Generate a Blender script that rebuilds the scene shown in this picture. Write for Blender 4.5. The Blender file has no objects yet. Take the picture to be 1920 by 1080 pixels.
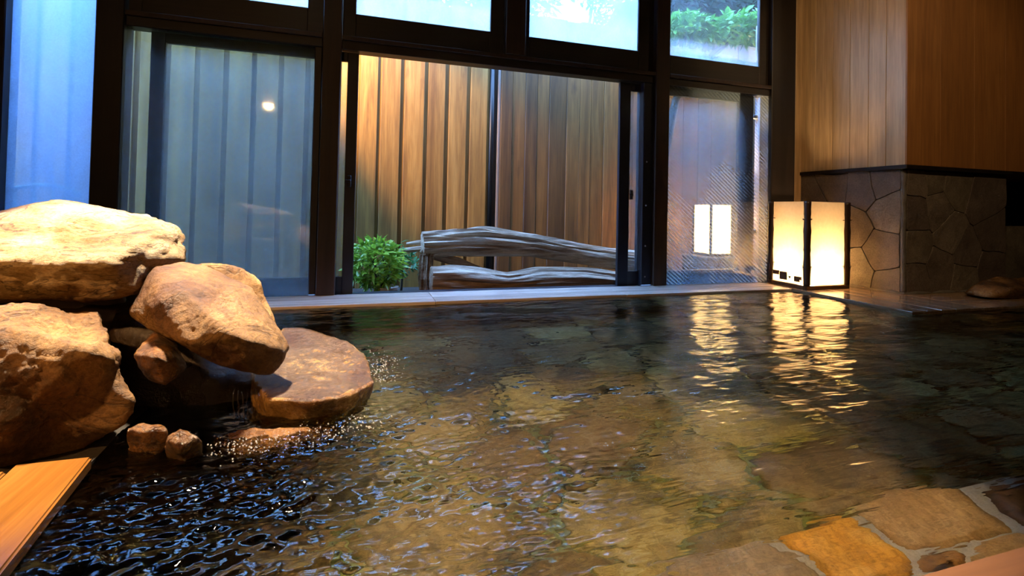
import bpy, bmesh, math, random
import numpy as np
from mathutils import Vector, Matrix, noise

random.seed(7); np.random.seed(7)
scene = bpy.context.scene
COL = scene.collection

# ------------------------------------------------------------------ camera
FPX, CY, CAMZ = 926.2, 372.45, 0.70
YAW, PITCH, ROLL = (math.radians(a) for a in (17.277, 1.0907, 1.2384))
_f = Vector((math.sin(YAW)*math.cos(PITCH), math.cos(YAW)*math.cos(PITCH), math.sin(PITCH)))
_r0 = Vector((math.cos(YAW), -math.sin(YAW), 0)); _u0 = _r0.cross(_f)
_c, _s = math.cos(ROLL), math.sin(ROLL)
RIGHT = _c*_r0 + _s*_u0; UP = -_s*_r0 + _c*_u0
EYE = Vector((0, 0, CAMZ))
cam = bpy.data.cameras.new('camera'); camo = bpy.data.objects.new('camera', cam); COL.objects.link(camo)
cam.sensor_width = 36.0; cam.lens = FPX*36.0/1920.0
cam.shift_y = -(540-CY)/1920.0
cam.clip_start = 0.02
camo.matrix_world = Matrix((( RIGHT.x, UP.x, -_f.x, EYE.x), (RIGHT.y, UP.y, -_f.y, EYE.y), (RIGHT.z, UP.z, -_f.z, EYE.z), (0, 0, 0, 1)))
scene.camera = camo

# ------------------------------------------------------------------ exposure, sky
vs = scene.view_settings
vs.view_transform = 'Standard'; vs.look = 'None'; vs.gamma = 1.0; vs.use_curve_mapping = False
vs.exposure = 0.0
w = bpy.data.worlds.new('sky'); scene.world = w; w.use_nodes = True
wb = w.node_tree.nodes['Background']
wb.inputs[0].default_value = (0.23, 0.47, 1.0, 1); wb.inputs[1].default_value = 27.0

# ------------------------------------------------------------------ lamps (ceiling spots of the room, one of them added, garden spot)
WARM = (1.0, 0.64, 0.32)
def spot(name, loc, aim, watts, deg, blend=0.5, radius=0.05, color=WARM):
    l = bpy.data.lights.new(name, 'SPOT'); l.energy = watts; l.spot_size = math.radians(deg); l.spot_blend = blend
    l.shadow_soft_size = radius; l.color = color
    o = bpy.data.objects.new(name, l); COL.objects.link(o); o.location = loc
    o.rotation_euler = (Vector(aim)-Vector(loc)).to_track_quat('-Z', 'Y').to_euler()
    return o
CEIL = 3.05
WHITE = (1.0, 0.78, 0.54); ORANGE = (1.0, 0.50, 0.17)
LAMPS = {  # name: (position, aim, watts, cone, colour)
    'rock':   ((-0.62, 2.40, CEIL-0.03), (-0.58, 2.08, 0.3), 2500, 36, WHITE),
    'pool':   (( 1.15, 1.25, CEIL-0.03), ( 0.92, 1.42, 0.0), 2100, 36, WARM),
    'left':   ((-2.75, 0.20, CEIL-0.03), (-0.95, 1.55, 0.3), 800, 52, ORANGE),
    'behind': ((-2.10,-4.95, CEIL-0.03), (-0.90, 1.20, 0.3), 200, 70, ORANGE),
    'middle': (( 2.50, 1.30, CEIL-0.03), ( 4.50, 3.50, 1.7), 210, 62, WARM),  # added to brighten the boards on the right, no such fitting known
    'corner': (( 5.70, 1.35, CEIL-0.03), ( 5.30, 3.05, 1.6), 24, 110, WARM),
}
for k, (p, a, wt, dg, cl) in LAMPS.items():
    spot('ceiling_spot_light', p, a, wt, dg, 0.45, 0.09, cl)
spot('garden_spot_light', (-0.75, 4.35, 2.60), (0.35, 5.2, 1.75), 640, 54, 0.6, 0.04, (1.0, 0.60, 0.21))

# ------------------------------------------------------------------ helpers
def ray(px, py):
    return RIGHT*((px-960)/FPX) + UP*(-(py-CY)/FPX) + _f
def at(px, py, Y):
    d = ray(px, py); return EYE + d*((Y-EYE.y)/d.y)
def atz(px, py, Z):
    d = ray(px, py); return EYE + d*((Z-EYE.z)/d.z)
def atr(px, py, Z):
    """point at height Z under the flat water surface z=0"""
    d = ray(px, py).normalized(); P = EYE + d*(-EYE.z/d.z)
    h = Vector((d.x, d.y, 0)); sn = h.length/1.33; cs = math.sqrt(1-sn*sn); h.normalize()
    return P + (h*sn+Vector((0, 0, -cs)))*(-Z/cs)
def atx(px, py, X):
    d = ray(px, py); return EYE + d*((X-EYE.x)/d.x)

def tag(o, label=None, cat=None, group=None, kind=None):
    if label: o['label'] = label
    if cat: o['category'] = cat
    if group: o['group'] = group
    if kind: o['kind'] = kind
    return o
def empty(name, loc=(0, 0, 0), rz=0.0):
    o = bpy.data.objects.new(name, None); COL.objects.link(o); o.location = loc; o.rotation_euler = (0, 0, rz)
    o.empty_display_size = 0.05
    return o
def link(name, me, parent=None, loc=None):
    o = bpy.data.objects.new(name, me); COL.objects.link(o)
    if parent: o.parent = parent
    if loc is not None: o.location = loc
    return o
def mesh_from(name, verts, faces, mat, parent=None, smooth=False, loc=None):
    me = bpy.data.meshes.new(name); me.from_pydata([tuple(v) for v in verts], [], faces); me.update()
    if mat: me.materials.append(mat)
    if smooth: me.polygons.foreach_set('use_smooth', [True]*len(me.polygons))
    return link(name, me, parent, loc)
def bm_obj(name, bm, mat, parent=None, smooth=False):
    me = bpy.data.meshes.new(name); bm.to_mesh(me); bm.free()
    if mat: me.materials.append(mat)
    if smooth: me.polygons.foreach_set('use_smooth', [True]*len(me.polygons))
    return link(name, me, parent)
def box_bm(a, b, bev=0.0):
    bm = bmesh.new(); bmesh.ops.create_cube(bm, size=1.0)
    a = Vector(a); b = Vector(b)
    for v in bm.verts:
        v.co = Vector((a[i]+(b[i]-a[i])*(v.co[i]+0.5) for i in range(3)))
    if bev > 0: bmesh.ops.bevel(bm, geom=bm.edges[:], offset=bev, segments=1, affect='EDGES')
    return bm
def box(name, a, b, mat, parent=None, bev=0.0):
    """box in world coordinates; the object's origin is at its own centre"""
    c = (Vector(a)+Vector(b))/2
    bm = box_bm(Vector(a)-c, Vector(b)-c, bev)
    o = bm_obj(name, bm, mat, parent)
    po = Vector(parent.location) if parent else Vector((0, 0, 0))
    o.location = c-po
    return o
def tube(path, radii, n=8, closed_ends=True):
    """verts, faces of a tube along a path"""
    V = []; F = []
    up0 = Vector((0, 0, 1)); prev = None
    for i, p in enumerate(path):
        t = (Vector(path[min(i+1, len(path)-1)])-Vector(path[max(i-1, 0)])).normalized()
        ref = prev if prev is not None else (up0 if abs(t.z) < 0.9 else Vector((1, 0, 0)))
        a = (ref-t*ref.dot(t)).normalized(); b = t.cross(a); prev = a
        for k in range(n):
            th = 2*math.pi*k/n
            V.append(Vector(p)+(a*math.cos(th)+b*math.sin(th))*radii[i])
    for i in range(len(path)-1):
        for k in range(n):
            F.append((i*n+k, i*n+(k+1) % n, (i+1)*n+(k+1) % n, (i+1)*n+k))
    if closed_ends:
        F.append(tuple(range(n))[::-1]); F.append(tuple((len(path)-1)*n+k for k in range(n)))
    return V, F

# ------------------------------------------------------------------ materials
def new_mat(name):
    m = bpy.data.materials.new(name); m.use_nodes = True
    nt = m.node_tree; nt.nodes.clear()
    out = nt.nodes.new('ShaderNodeOutputMaterial')
    return m, nt, out
def N(nt, t, **kw):
    n = nt.nodes.new(t)
    for k, v in kw.items(): setattr(n, k, v)
    return n
def setin(n, **kw):
    for k, v in kw.items(): n.inputs[k.replace('_', ' ')].default_value = v
def ramp(nt, stops):
    r = N(nt, 'ShaderNodeValToRGB'); e = r.color_ramp.elements
    e[0].position, e[0].color = stops[0][0], (*stops[0][1], 1)
    e[1].position, e[1].color = stops[-1][0], (*stops[-1][1], 1)
    for p, c in stops[1:-1]:
        x = e.new(p); x.color = (*c, 1)
    return r
def coords(nt, scale=(1, 1, 1), rnd=True):
    """world position, stretched, moved apart per object"""
    g = N(nt, 'ShaderNodeNewGeometry'); v = N(nt, 'ShaderNodeVectorMath', operation='MULTIPLY'); v.inputs[1].default_value = scale
    nt.links.new(g.outputs['Position'], v.inputs[0])
    if not rnd: return v.outputs[0]
    oi = N(nt, 'ShaderNodeObjectInfo'); s = N(nt, 'ShaderNodeVectorMath', operation='SCALE'); s.inputs['Scale'].default_value = 37.0
    cb = N(nt, 'ShaderNodeCombineXYZ')
    for i in range(3): nt.links.new(oi.outputs['Random'], cb.inputs[i])
    nt.links.new(cb.outputs[0], s.inputs[0])
    a = N(nt, 'ShaderNodeVectorMath', operation='ADD'); nt.links.new(v.outputs[0], a.inputs[0]); nt.links.new(s.outputs[0], a.inputs[1])
    return a.outputs[0]
def noise_tex(nt, co, scale, detail=6, rough=0.6, dist=0.0):
    n = N(nt, 'ShaderNodeTexNoise'); setin(n, Scale=scale, Detail=detail, Roughness=rough, Distortion=dist)
    nt.links.new(co, n.inputs['Vector']); return n.outputs['Fac']
def bump(nt, h, strength, dist=0.01, normal=None):
    b = N(nt, 'ShaderNodeBump'); setin(b, Strength=strength, Distance=dist); nt.links.new(h, b.inputs['Height'])
    if normal is not None: nt.links.new(normal, b.inputs['Normal'])
    return b.outputs[0]
def mixc(nt, fac, a, b, mode='MIX'):
    m = N(nt, 'ShaderNodeMix', data_type='RGBA', blend_type=mode)
    for sock, v in ((m.inputs[0], fac), (m.inputs[6], a), (m.inputs[7], b)):
        if hasattr(v, 'links') or hasattr(v, 'is_linked'): nt.links.new(v, sock)
        elif isinstance(v, (int, float)): sock.default_value = v
        else: sock.default_value = (*v, 1)
    return m.outputs[2]
def rnd_val(nt, lo, hi):
    oi = N(nt, 'ShaderNodeObjectInfo'); mr = N(nt, 'ShaderNodeMapRange'); setin(mr, To_Min=lo, To_Max=hi)
    nt.links.new(oi.outputs['Random'], mr.inputs[0]); return mr.outputs[0]

def wood(name, dark, mid, light, axis=2, scale=14.0, rough=0.55, vary=0.35, knots=0.5, bumps=0.25, spec=0.4):
    m, nt, out = new_mat(name)
    s = [1.0, 1.0, 1.0]; s[axis] = 0.055
    co = coords(nt, s)
    n1 = noise_tex(nt, co, scale, 8, 0.62, 0.6); n2 = noise_tex(nt, co, scale*6, 4, 0.6)
    s2 = [1.0, 1.0, 1.0]; s2[axis] = 0.45
    k = noise_tex(nt, coords(nt, s2), 4.5, 3, 0.5)
    r = ramp(nt, [(0.3, dark), (0.5, mid), (0.72, light)]); nt.links.new(n1, r.inputs[0])
    c = mixc(nt, 0.35, r.outputs[0], (0.5, 0.5, 0.5), 'MULTIPLY')
    g = ramp(nt, [(0.35, (0.55, 0.55, 0.55)), (0.65, (1, 1, 1))]); nt.links.new(n2, g.inputs[0])
    c = mixc(nt, 0.6, r.outputs[0], g.outputs[0], 'MULTIPLY')
    kr = ramp(nt, [(0.66, (1, 1, 1)), (0.76, (0.45, 0.38, 0.33))]); nt.links.new(k, kr.inputs[0])
    c = mixc(nt, knots, c, kr.outputs[0], 'MULTIPLY')
    hv = N(nt, 'ShaderNodeHueSaturation'); nt.links.new(c, hv.inputs['Color']); nt.links.new(rnd_val(nt, 1-vary, 1+vary), hv.inputs['Value'])
    p = N(nt, 'ShaderNodeBsdfPrincipled'); setin(p, Roughness=rough, Specular_IOR_Level=spec)
    nt.links.new(hv.outputs[0], p.inputs['Base Color']); nt.links.new(bump(nt, n1, bumps, 0.004), p.inputs['Normal'])
    nt.links.new(p.outputs[0], out.inputs[0]); return m

def stone(name, cols, scale=6.0, rough=0.7, bumps=0.6, bdist=0.01, vary=0.25, huev=0.0, spec=0.4, rough_var=0.2, aniso=(1, 1, 1), speck=0.5, fine=9, lo=0.28, hi=0.74, cracks=0.0, film=None, stain=0.0):
    m, nt, out = new_mat(name)
    co = coords(nt, aniso)
    n1 = noise_tex(nt, co, scale, 8, 0.65, 0.4); n2 = noise_tex(nt, co, scale*fine, 8, 0.75); n3 = noise_tex(nt, co, scale*0.35, 3, 0.5, 0.5)
    k = len(cols)
    r = ramp(nt, [(lo+(hi-lo)*i/(k-1), c) for i, c in enumerate(cols)])
    ad = N(nt, 'ShaderNodeMath', operation='MULTIPLY_ADD'); ad.inputs[1].default_value = 0.55; nt.links.new(n1, ad.inputs[0])
    a2 = N(nt, 'ShaderNodeMath', operation='MULTIPLY'); a2.inputs[1].default_value = 0.45; nt.links.new(n3, a2.inputs[0]); nt.links.new(a2.outputs[0], ad.inputs[2])
    nt.links.new(ad.outputs[0], r.inputs[0])
    g = ramp(nt, [(0.36, (0.45, 0.42, 0.4)), (0.58, (1, 1, 1))]); nt.links.new(n2, g.inputs[0])
    c = mixc(nt, speck, r.outputs[0], g.outputs[0], 'MULTIPLY')
    crk = None
    if cracks:
        ck = noise_tex(nt, co, 2.6, 5, 0.55, 1.2)
        cr = ramp(nt, [(0.488, (1, 1, 1)), (0.5, (0.12, 0.09, 0.07)), (0.512, (1, 1, 1))]); nt.links.new(ck, cr.inputs[0])
        c = mixc(nt, cracks, c, cr.outputs[0], 'MULTIPLY'); crk = cr.outputs[0]
    if stain:
        sn = noise_tex(nt, co, 2.2, 4, 0.6, 0.8)
        sr = ramp(nt, [(0.52, (1, 1, 1)), (0.62, (0.30, 0.13, 0.05))]); nt.links.new(sn, sr.inputs[0])
        c = mixc(nt, stain, c, sr.outputs[0], 'MULTIPLY')
    if film is not None:   # dark wet growth on the flat top
        gn = N(nt, 'ShaderNodeNewGeometry'); sz = N(nt, 'ShaderNodeSeparateXYZ'); nt.links.new(gn.outputs['True Normal'], sz.inputs[0])
        fm = N(nt, 'ShaderNodeMapRange'); setin(fm, From_Min=0.86, From_Max=0.97, To_Min=0.0, To_Max=0.9); nt.links.new(sz.outputs['Z'], fm.inputs[0])
        c = mixc(nt, fm.outputs[0], c, mixc(nt, 0.8, film, g.outputs[0], 'MULTIPLY'))
    hv = N(nt, 'ShaderNodeHueSaturation'); nt.links.new(c, hv.inputs['Color'])
    nt.links.new(rnd_val(nt, 1-vary, 1+vary), hv.inputs['Value'])
    if huev: nt.links.new(rnd_val(nt, 0.5-huev, 0.5+huev), hv.inputs['Hue'])
    p = N(nt, 'ShaderNodeBsdfPrincipled'); setin(p, Specular_IOR_Level=spec)
    mr = N(nt, 'ShaderNodeMapRange'); setin(mr, From_Min=0.3, From_Max=0.7, To_Min=rough-rough_var, To_Max=min(1, rough+rough_var)); nt.links.new(n3, mr.inputs[0]); nt.links.new(mr.outputs[0], p.inputs['Roughness'])
    nt.links.new(hv.outputs[0], p.inputs['Base Color'])
    b1 = bump(nt, n1, bumps, bdist); b2 = bump(nt, n2, bumps, bdist*0.2, b1)
    if crk is not None: b2 = bump(nt, crk, 0.35, 0.008, b2)
    nt.links.new(b2, p.inputs['Normal'])
    nt.links.new(p.outputs[0], out.inputs[0]); return m

def plain(name, col, rough=0.5, metal=0.0, spec=0.5, var=0.12):
    m, nt, out = new_mat(name)
    n = noise_tex(nt, coords(nt), 9.0, 5)
    r = ramp(nt, [(0.3, tuple(x*(1-var) for x in col)), (0.7, tuple(min(1, x*(1+var)) for x in col))]); nt.links.new(n, r.inputs[0])
    p = N(nt, 'ShaderNodeBsdfPrincipled'); setin(p, Roughness=rough, Metallic=metal, Specular_IOR_Level=spec)
    nt.links.new(r.outputs[0], p.inputs['Base Color']); nt.links.new(bump(nt, n, 0.05), p.inputs['Normal'])
    nt.links.new(p.outputs[0], out.inputs[0]); return m

def misted_glass(name, lo, hi, tint=(0.93, 0.97, 0.97), z0=0.0, z1=1.9, zpow=1.0, stripes=False, ncale=2.2, film=(0.82, 0.90, 0.97)):
    """glass with a film of condensation: clear part, scattering droplets, mirror reflection"""
    m, nt, out = new_mat(name)
    g = N(nt, 'ShaderNodeNewGeometry'); sx = N(nt, 'ShaderNodeSeparateXYZ'); nt.links.new(g.outputs['Position'], sx.inputs[0])
    gr = N(nt, 'ShaderNodeMapRange'); setin(gr, From_Min=z0, From_Max=z1, To_Min=hi, To_Max=lo); nt.links.new(sx.outputs['Z'], gr.inputs[0])
    n1 = noise_tex(nt, coords(nt, (1, 1, 0.5)), ncale, 5, 0.6, 0.3); n2 = noise_tex(nt, coords(nt), 90, 3, 0.6)
    mr = N(nt, 'ShaderNodeMapRange'); setin(mr, From_Min=0.3, From_Max=0.7, To_Min=0.6, To_Max=1.35); nt.links.new(n1, mr.inputs[0])
    mr2 = N(nt, 'ShaderNodeMapRange'); setin(mr2, From_Min=0.3, From_Max=0.7, To_Min=0.9, To_Max=1.1); nt.links.new(n2, mr2.inputs[0])
    f = N(nt, 'ShaderNodeMath', operation='MULTIPLY'); nt.links.new(gr.outputs[0], f.inputs[0]); nt.links.new(mr.outputs[0], f.inputs[1])
    f2 = N(nt, 'ShaderNodeMath', operation='MULTIPLY'); nt.links.new(f.outputs[0], f2.inputs[0]); nt.links.new(mr2.outputs[0], f2.inputs[1])
    fac = f2.outputs[0]
    if stripes:
        wv = N(nt, 'ShaderNodeTexWave', wave_type='BANDS', bands_direction='X'); setin(wv, Scale=11.0, Distortion=0.0, Detail=0.0)
        mp = N(nt, 'ShaderNodeMapping'); mp.inputs['Rotation'].default_value = (0, math.radians(52), 0); nt.links.new(g.outputs['Position'], mp.inputs[0]); nt.links.new(mp.outputs[0], wv.inputs[0])
        mr3 = N(nt, 'ShaderNodeMapRange'); setin(mr3, To_Min=0.55, To_Max=1.45); nt.links.new(wv.outputs['Fac'], mr3.inputs[0])
        f3 = N(nt, 'ShaderNodeMath', operation='MULTIPLY'); nt.links.new(fac, f3.inputs[0]); nt.links.new(mr3.outputs[0], f3.inputs[1]); fac = f3.outputs[0]
    tr = N(nt, 'ShaderNodeBsdfTransparent'); tr.inputs[0].default_value = (*tint, 1)
    tl = N(nt, 'ShaderNodeBsdfTranslucent'); tl.inputs[0].default_value = (*film, 1)
    df = N(nt, 'ShaderNodeBsdfDiffuse'); df.inputs[0].default_value = (0.8, 0.82, 0.84, 1)
    hz = N(nt, 'ShaderNodeMixShader'); hz.inputs[0].default_value = 0.04; nt.links.new(tl.outputs[0], hz.inputs[1]); nt.links.new(df.outputs[0], hz.inputs[2])
    m1 = N(nt, 'ShaderNodeMixShader'); nt.links.new(fac, m1.inputs[0]); nt.links.new(tr.outputs[0], m1.inputs[1]); nt.links.new(hz.outputs[0], m1.inputs[2])
    gl = N(nt, 'ShaderNodeBsdfGlossy'); gl.inputs['Roughness'].default_value = 0.03
    fr = N(nt, 'ShaderNodeFresnel')   # thin pane: the same ratio on both of its faces
    io = N(nt, 'ShaderNodeMapRange'); setin(io, To_Min=1.45, To_Max=1/1.45); nt.links.new(g.outputs['Backfacing'], io.inputs[0]); nt.links.new(io.outputs[0], fr.inputs[0])
    m2 = N(nt, 'ShaderNodeMixShader'); nt.links.new(fr.outputs[0], m2.inputs[0]); nt.links.new(m1.outputs[0], m2.inputs[1]); nt.links.new(gl.outputs[0], m2.inputs[2])
    nt.links.new(m2.outputs[0], out.inputs[0]); return m

def leaf_mat(name, a, b):
    m, nt, out = new_mat(name)
    n = noise_tex(nt, coords(nt), 6.0, 4); n2 = noise_tex(nt, coords(nt), 40.0, 2)
    ad = N(nt, 'ShaderNodeMath', operation='ADD'); nt.links.new(n, ad.inputs[0]); nt.links.new(n2, ad.inputs[1])
    hf = N(nt, 'ShaderNodeMath', operation='MULTIPLY'); hf.inputs[1].default_value = 0.5; nt.links.new(ad.outputs[0], hf.inputs[0])
    r = ramp(nt, [(0.36, a), (0.62, b)]); nt.links.new(hf.outputs[0], r.inputs[0])
    p = N(nt, 'ShaderNodeBsdfPrincipled'); setin(p, Roughness=0.35, Specular_IOR_Level=0.5); nt.links.new(r.outputs[0], p.inputs['Base Color'])
    t = N(nt, 'ShaderNodeBsdfTranslucent'); nt.links.new(r.outputs[0], t.inputs[0])
    mx = N(nt, 'ShaderNodeMixShader'); mx.inputs[0].default_value = 0.35; nt.links.new(p.outputs[0], mx.inputs[1]); nt.links.new(t.outputs[0], mx.inputs[2])
    nt.links.new(mx.outputs[0], out.inputs[0]); return m

M = {}
M['frame'] = wood('dark_stained_wood', (0.006, 0.004, 0.003), (0.012, 0.008, 0.006), (0.020, 0.012, 0.008), 2, 10, 0.42, 0.1, 0.0, 0.1)
M['frame_h'] = wood('dark_stained_rail_wood', (0.006, 0.004, 0.003), (0.014, 0.009, 0.006), (0.024, 0.014, 0.009), 0, 10, 0.42, 0.1, 0.0, 0.1)
M['post'] = wood('brown_stained_post_wood', (0.014, 0.007, 0.004), (0.030, 0.014, 0.007), (0.045, 0.021, 0.009), 2, 9, 0.45, 0.1, 0.0, 0.1)
M['alu'] = plain('dark_metal_sash', (0.018, 0.020, 0.028), 0.4, 0.3)
M['black'] = plain('black_metal', (0.008, 0.008, 0.008), 0.4, 0.4)
M['fence'] = wood('oiled_cedar_boards', (0.13, 0.055, 0.010), (0.26, 0.130, 0.026), (0.38, 0.21, 0.055), 2, 9, 0.6, 0.22, 0.7, 0.3)
M['fence2'] = wood('red_brown_cedar_boards', (0.085, 0.034, 0.007), (0.165, 0.072, 0.014), (0.24, 0.11, 0.025), 2, 9, 0.6, 0.38, 0.8, 0.3)
M['pale'] = plain('lit_edge_batten', (0.20, 0.15, 0.12), 0.5)  # light on the fence's end edge put into a paler board colour
M['fence_back'] = wood('dark_backing_boards', (0.03, 0.018, 0.01), (0.06, 0.035, 0.018), (0.08, 0.05, 0.025), 2, 9, 0.7, 0.1, 0.2, 0.2)
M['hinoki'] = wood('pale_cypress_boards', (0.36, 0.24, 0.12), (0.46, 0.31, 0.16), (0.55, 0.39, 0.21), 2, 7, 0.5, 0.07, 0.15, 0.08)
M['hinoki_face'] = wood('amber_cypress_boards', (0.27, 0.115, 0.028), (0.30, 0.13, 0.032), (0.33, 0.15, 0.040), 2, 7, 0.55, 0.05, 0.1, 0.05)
M['ledge'] = wood('wet_skylit_cypress_planks', (0.42, 0.35, 0.29), (0.58, 0.50, 0.43), (0.70, 0.62, 0.55), 0, 8, 0.24, 0.15, 0.3, 0.12, 0.6)  # sky light and sheen on the ledge raised into the plank colour
M['ledge_y'] = wood('wet_cypress_planks_across', (0.16, 0.10, 0.055), (0.26, 0.17, 0.095), (0.34, 0.23, 0.14), 1, 8, 0.16, 0.15, 0.3, 0.12, 0.6)
M['rim'] = wood('red_cypress_rim', (0.11, 0.055, 0.034), (0.15, 0.080, 0.050), (0.19, 0.105, 0.068), 0, 5, 0.4, 0.05, 0.2, 0.08)
M['rim_y'] = wood('wet_orange_cypress_rim', (0.11, 0.038, 0.006), (0.21, 0.085, 0.015), (0.29, 0.135, 0.030), 1, 7, 0.22, 0.08, 0.5, 0.12, 0.6)
M['dark_wall'] = wood('dark_room_boards', (0.03, 0.018, 0.01), (0.05, 0.03, 0.016), (0.07, 0.045, 0.024), 2, 7, 0.6, 0.1, 0.1, 0.1)
M['ceiling'] = wood('ceiling_boards', (0.06, 0.035, 0.018), (0.09, 0.055, 0.03), (0.12, 0.075, 0.04), 0, 7, 0.6, 0.1, 0.1, 0.1)
M['slate_floor'] = stone('dark_slate_floor', [(0.02, 0.02, 0.02), (0.05, 0.045, 0.04), (0.07, 0.065, 0.055)], 5, 0.35)
M['clad'] = stone('brown_grey_cladding_stone', [(0.06, 0.045, 0.034), (0.13, 0.105, 0.08), (0.21, 0.175, 0.13)], 7, 0.6, 1.0, 0.012, 0.25, 0.02, speck=0.8, fine=12)
M['mortar'] = stone('grey_mortar', [(0.07, 0.06, 0.05), (0.11, 0.10, 0.085), (0.16, 0.145, 0.125)], 18, 0.85, 0.6, 0.004, 0.05)
M['floor_mortar'] = stone('brown_grey_pool_mortar', [(0.12, 0.11, 0.09), (0.20, 0.18, 0.14), (0.27, 0.25, 0.20)], 18, 0.85, 0.6, 0.004, 0.05)
M['pool_mortar'] = stone('lavender_grey_pool_mortar', [(0.20, 0.20, 0.21), (0.30, 0.30, 0.31), (0.38, 0.38, 0.40)], 18, 0.85, 0.6, 0.004, 0.05)
M['pool_stone'] = stone('pool_paving_stone', [(0.05, 0.04, 0.025), (0.19, 0.14, 0.07), (0.36, 0.27, 0.13), (0.44, 0.38, 0.26)], 7, 0.6, 0.5, 0.01, 0.45, 0.02, speck=0.8, lo=0.34, hi=0.66)
M['step_tan'] = stone('tan_step_stone', [(0.16, 0.10, 0.045), (0.34, 0.22, 0.10), (0.50, 0.36, 0.19)], 8, 0.6, 0.5, 0.01, 0.1, speck=0.8, lo=0.36, hi=0.64)
M['step_orange'] = stone('orange_step_stone', [(0.30, 0.13, 0.015), (0.52, 0.27, 0.035), (0.62, 0.38, 0.09)], 8, 0.6, 0.5, 0.01, 0.1, speck=0.8, lo=0.36, hi=0.64)
M['step_grey'] = stone('grey_step_stone', [(0.16, 0.12, 0.085), (0.30, 0.24, 0.17), (0.44, 0.36, 0.27)], 9, 0.6, 0.5, 0.01, 0.1, speck=0.8, lo=0.36, hi=0.64)
M['step_brown'] = stone('brown_step_stone', [(0.10, 0.045, 0.012), (0.22, 0.11, 0.03), (0.32, 0.18, 0.06)], 8, 0.6, 0.5, 0.01, 0.1, speck=0.8, lo=0.36, hi=0.64)
M['step_dark'] = stone('dark_brown_step_stone', [(0.03, 0.014, 0.008), (0.08, 0.04, 0.018), (0.16, 0.085, 0.035)], 8, 0.6, 0.5, 0.01, 0.1, speck=0.8, lo=0.36, hi=0.64)
M['rock'] = stone('sandstone_boulder', [(0.025, 0.010, 0.003), (0.19, 0.090, 0.022), (0.36, 0.20, 0.065), (0.50, 0.36, 0.17)], 5.5, 0.5, 1.0, 0.03, 0.08, 0, 0.5, 0.22, speck=0.95, fine=17, lo=0.36, hi=0.64, cracks=0.55, stain=0.75)
M['rock_pale'] = stone('pale_sandstone_boulder', [(0.07, 0.030, 0.008), (0.30, 0.17, 0.055), (0.47, 0.34, 0.18), (0.56, 0.46, 0.32)], 5.0, 0.55, 1.0, 0.03, 0.05, 0, 0.45, 0.2, (1, 1, 2.6), 0.95, 15, 0.34, 0.62, 0.7)
M['rock_wet'] = stone('wet_rust_rock', [(0.02, 0.007, 0.002), (0.11, 0.042, 0.008), (0.28, 0.125, 0.028), (0.42, 0.24, 0.08)], 7.0, 0.22, 1.0, 0.03, 0.15, 0, 0.7, 0.12, speck=0.9, fine=13, lo=0.36, hi=0.66, cracks=0.6)
M['rock_shelf'] = stone('wet_shelf_rock', [(0.06, 0.022, 0.005), (0.20, 0.09, 0.018), (0.38, 0.21, 0.05), (0.48, 0.30, 0.10)], 7.0, 0.2, 1.0, 0.03, 0.1, 0, 0.8, 0.12, speck=0.8, fine=10, lo=0.36, hi=0.66, film=(0.055, 0.028, 0.016))
M['rock_shade'] = stone('gap_shade_wet_rock', [(0.008, 0.005, 0.004), (0.03, 0.018, 0.010), (0.07, 0.042, 0.022)], 6.0, 0.3, 0.9, 0.018, 0.15, 0, 0.6, 0.14)  # shade between the boulders put into a near black stone colour
M['drift'] = stone('weathered_driftwood', [(0.05, 0.022, 0.010), (0.27, 0.165, 0.09), (0.60, 0.48, 0.36), (0.80, 0.70, 0.60)], 13.0, 0.75, 1.0, 0.02, 0.1, 0, 0.3, 0.1, (0.10, 1, 1), 0.8, 5)
M['soil'] = stone('dark_garden_soil', [(0.008, 0.006, 0.005), (0.02, 0.015, 0.011), (0.04, 0.03, 0.022)], 20, 0.9)
M['bark'] = stone('tree_bark', [(0.02, 0.014, 0.01), (0.05, 0.038, 0.028), (0.09, 0.07, 0.05)], 12, 0.9, 1, 0.01, 0.1, 0, 0.3, 0.1, (1, 1, 0.2))
M['leaf'] = leaf_mat('bright_green_leaves', (0.02, 0.10, 0.012), (0.16, 0.42, 0.05))
M['leaf_blue'] = leaf_mat('blue_green_leaves', (0.015, 0.085, 0.03), (0.07, 0.30, 0.10))
M['leaf_shade'] = leaf_mat('deep_shade_leaves', (0.004, 0.018, 0.006), (0.014, 0.05, 0.014))  # deep shade beyond the fence put into the leaf colour
M['leaf_shrub'] = leaf_mat('shrub_leaves', (0.02, 0.13, 0.015), (0.42, 0.62, 0.06))
M['pot'] = plain('white_glazed_pot', (0.55, 0.52, 0.48), 0.3)
M['bamboo'] = wood('smoked_bamboo', (0.012, 0.006, 0.003), (0.035, 0.016, 0.007), (0.07, 0.032, 0.012), 2, 16, 0.35, 0.1, 0.2, 0.1)
M['lantern_base'] = wood('brown_lantern_base', (0.05, 0.022, 0.008), (0.10, 0.045, 0.016), (0.15, 0.07, 0.026), 0, 14, 0.35, 0.1, 0.1, 0.1)
M['teal'] = plain('pale_teal_paint', (0.25, 0.50, 0.45), 0.4)
M['pipe'] = plain('grey_pipe', (0.35, 0.33, 0.38), 0.4)
M['glass_left'] = misted_glass('misted_glass_tall_pane', 0.66, 0.50, z0=0.4, z1=2.2, film=(0.36, 0.56, 0.86))  # blue of the daylight tinted into the white mist film
M['glass_door'] = misted_glass('misted_glass_fixed_pane', 0.04, 0.09, tint=(0.80, 0.87, 0.86))
M['glass_sash'] = misted_glass('misted_glass_sash', 0.035, 0.06)
M['glass_right'] = misted_glass('hatched_misted_glass', 0.12, 0.25, stripes=True)
M['glass_transom'] = misted_glass('misted_transom_glass', 0.04, 0.42, z0=2.17, z1=2.36)
M['glass_transom_mint'] = misted_glass('mint_misted_transom_glass', 0.25, 0.50, z0=2.17, z1=2.5)
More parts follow.
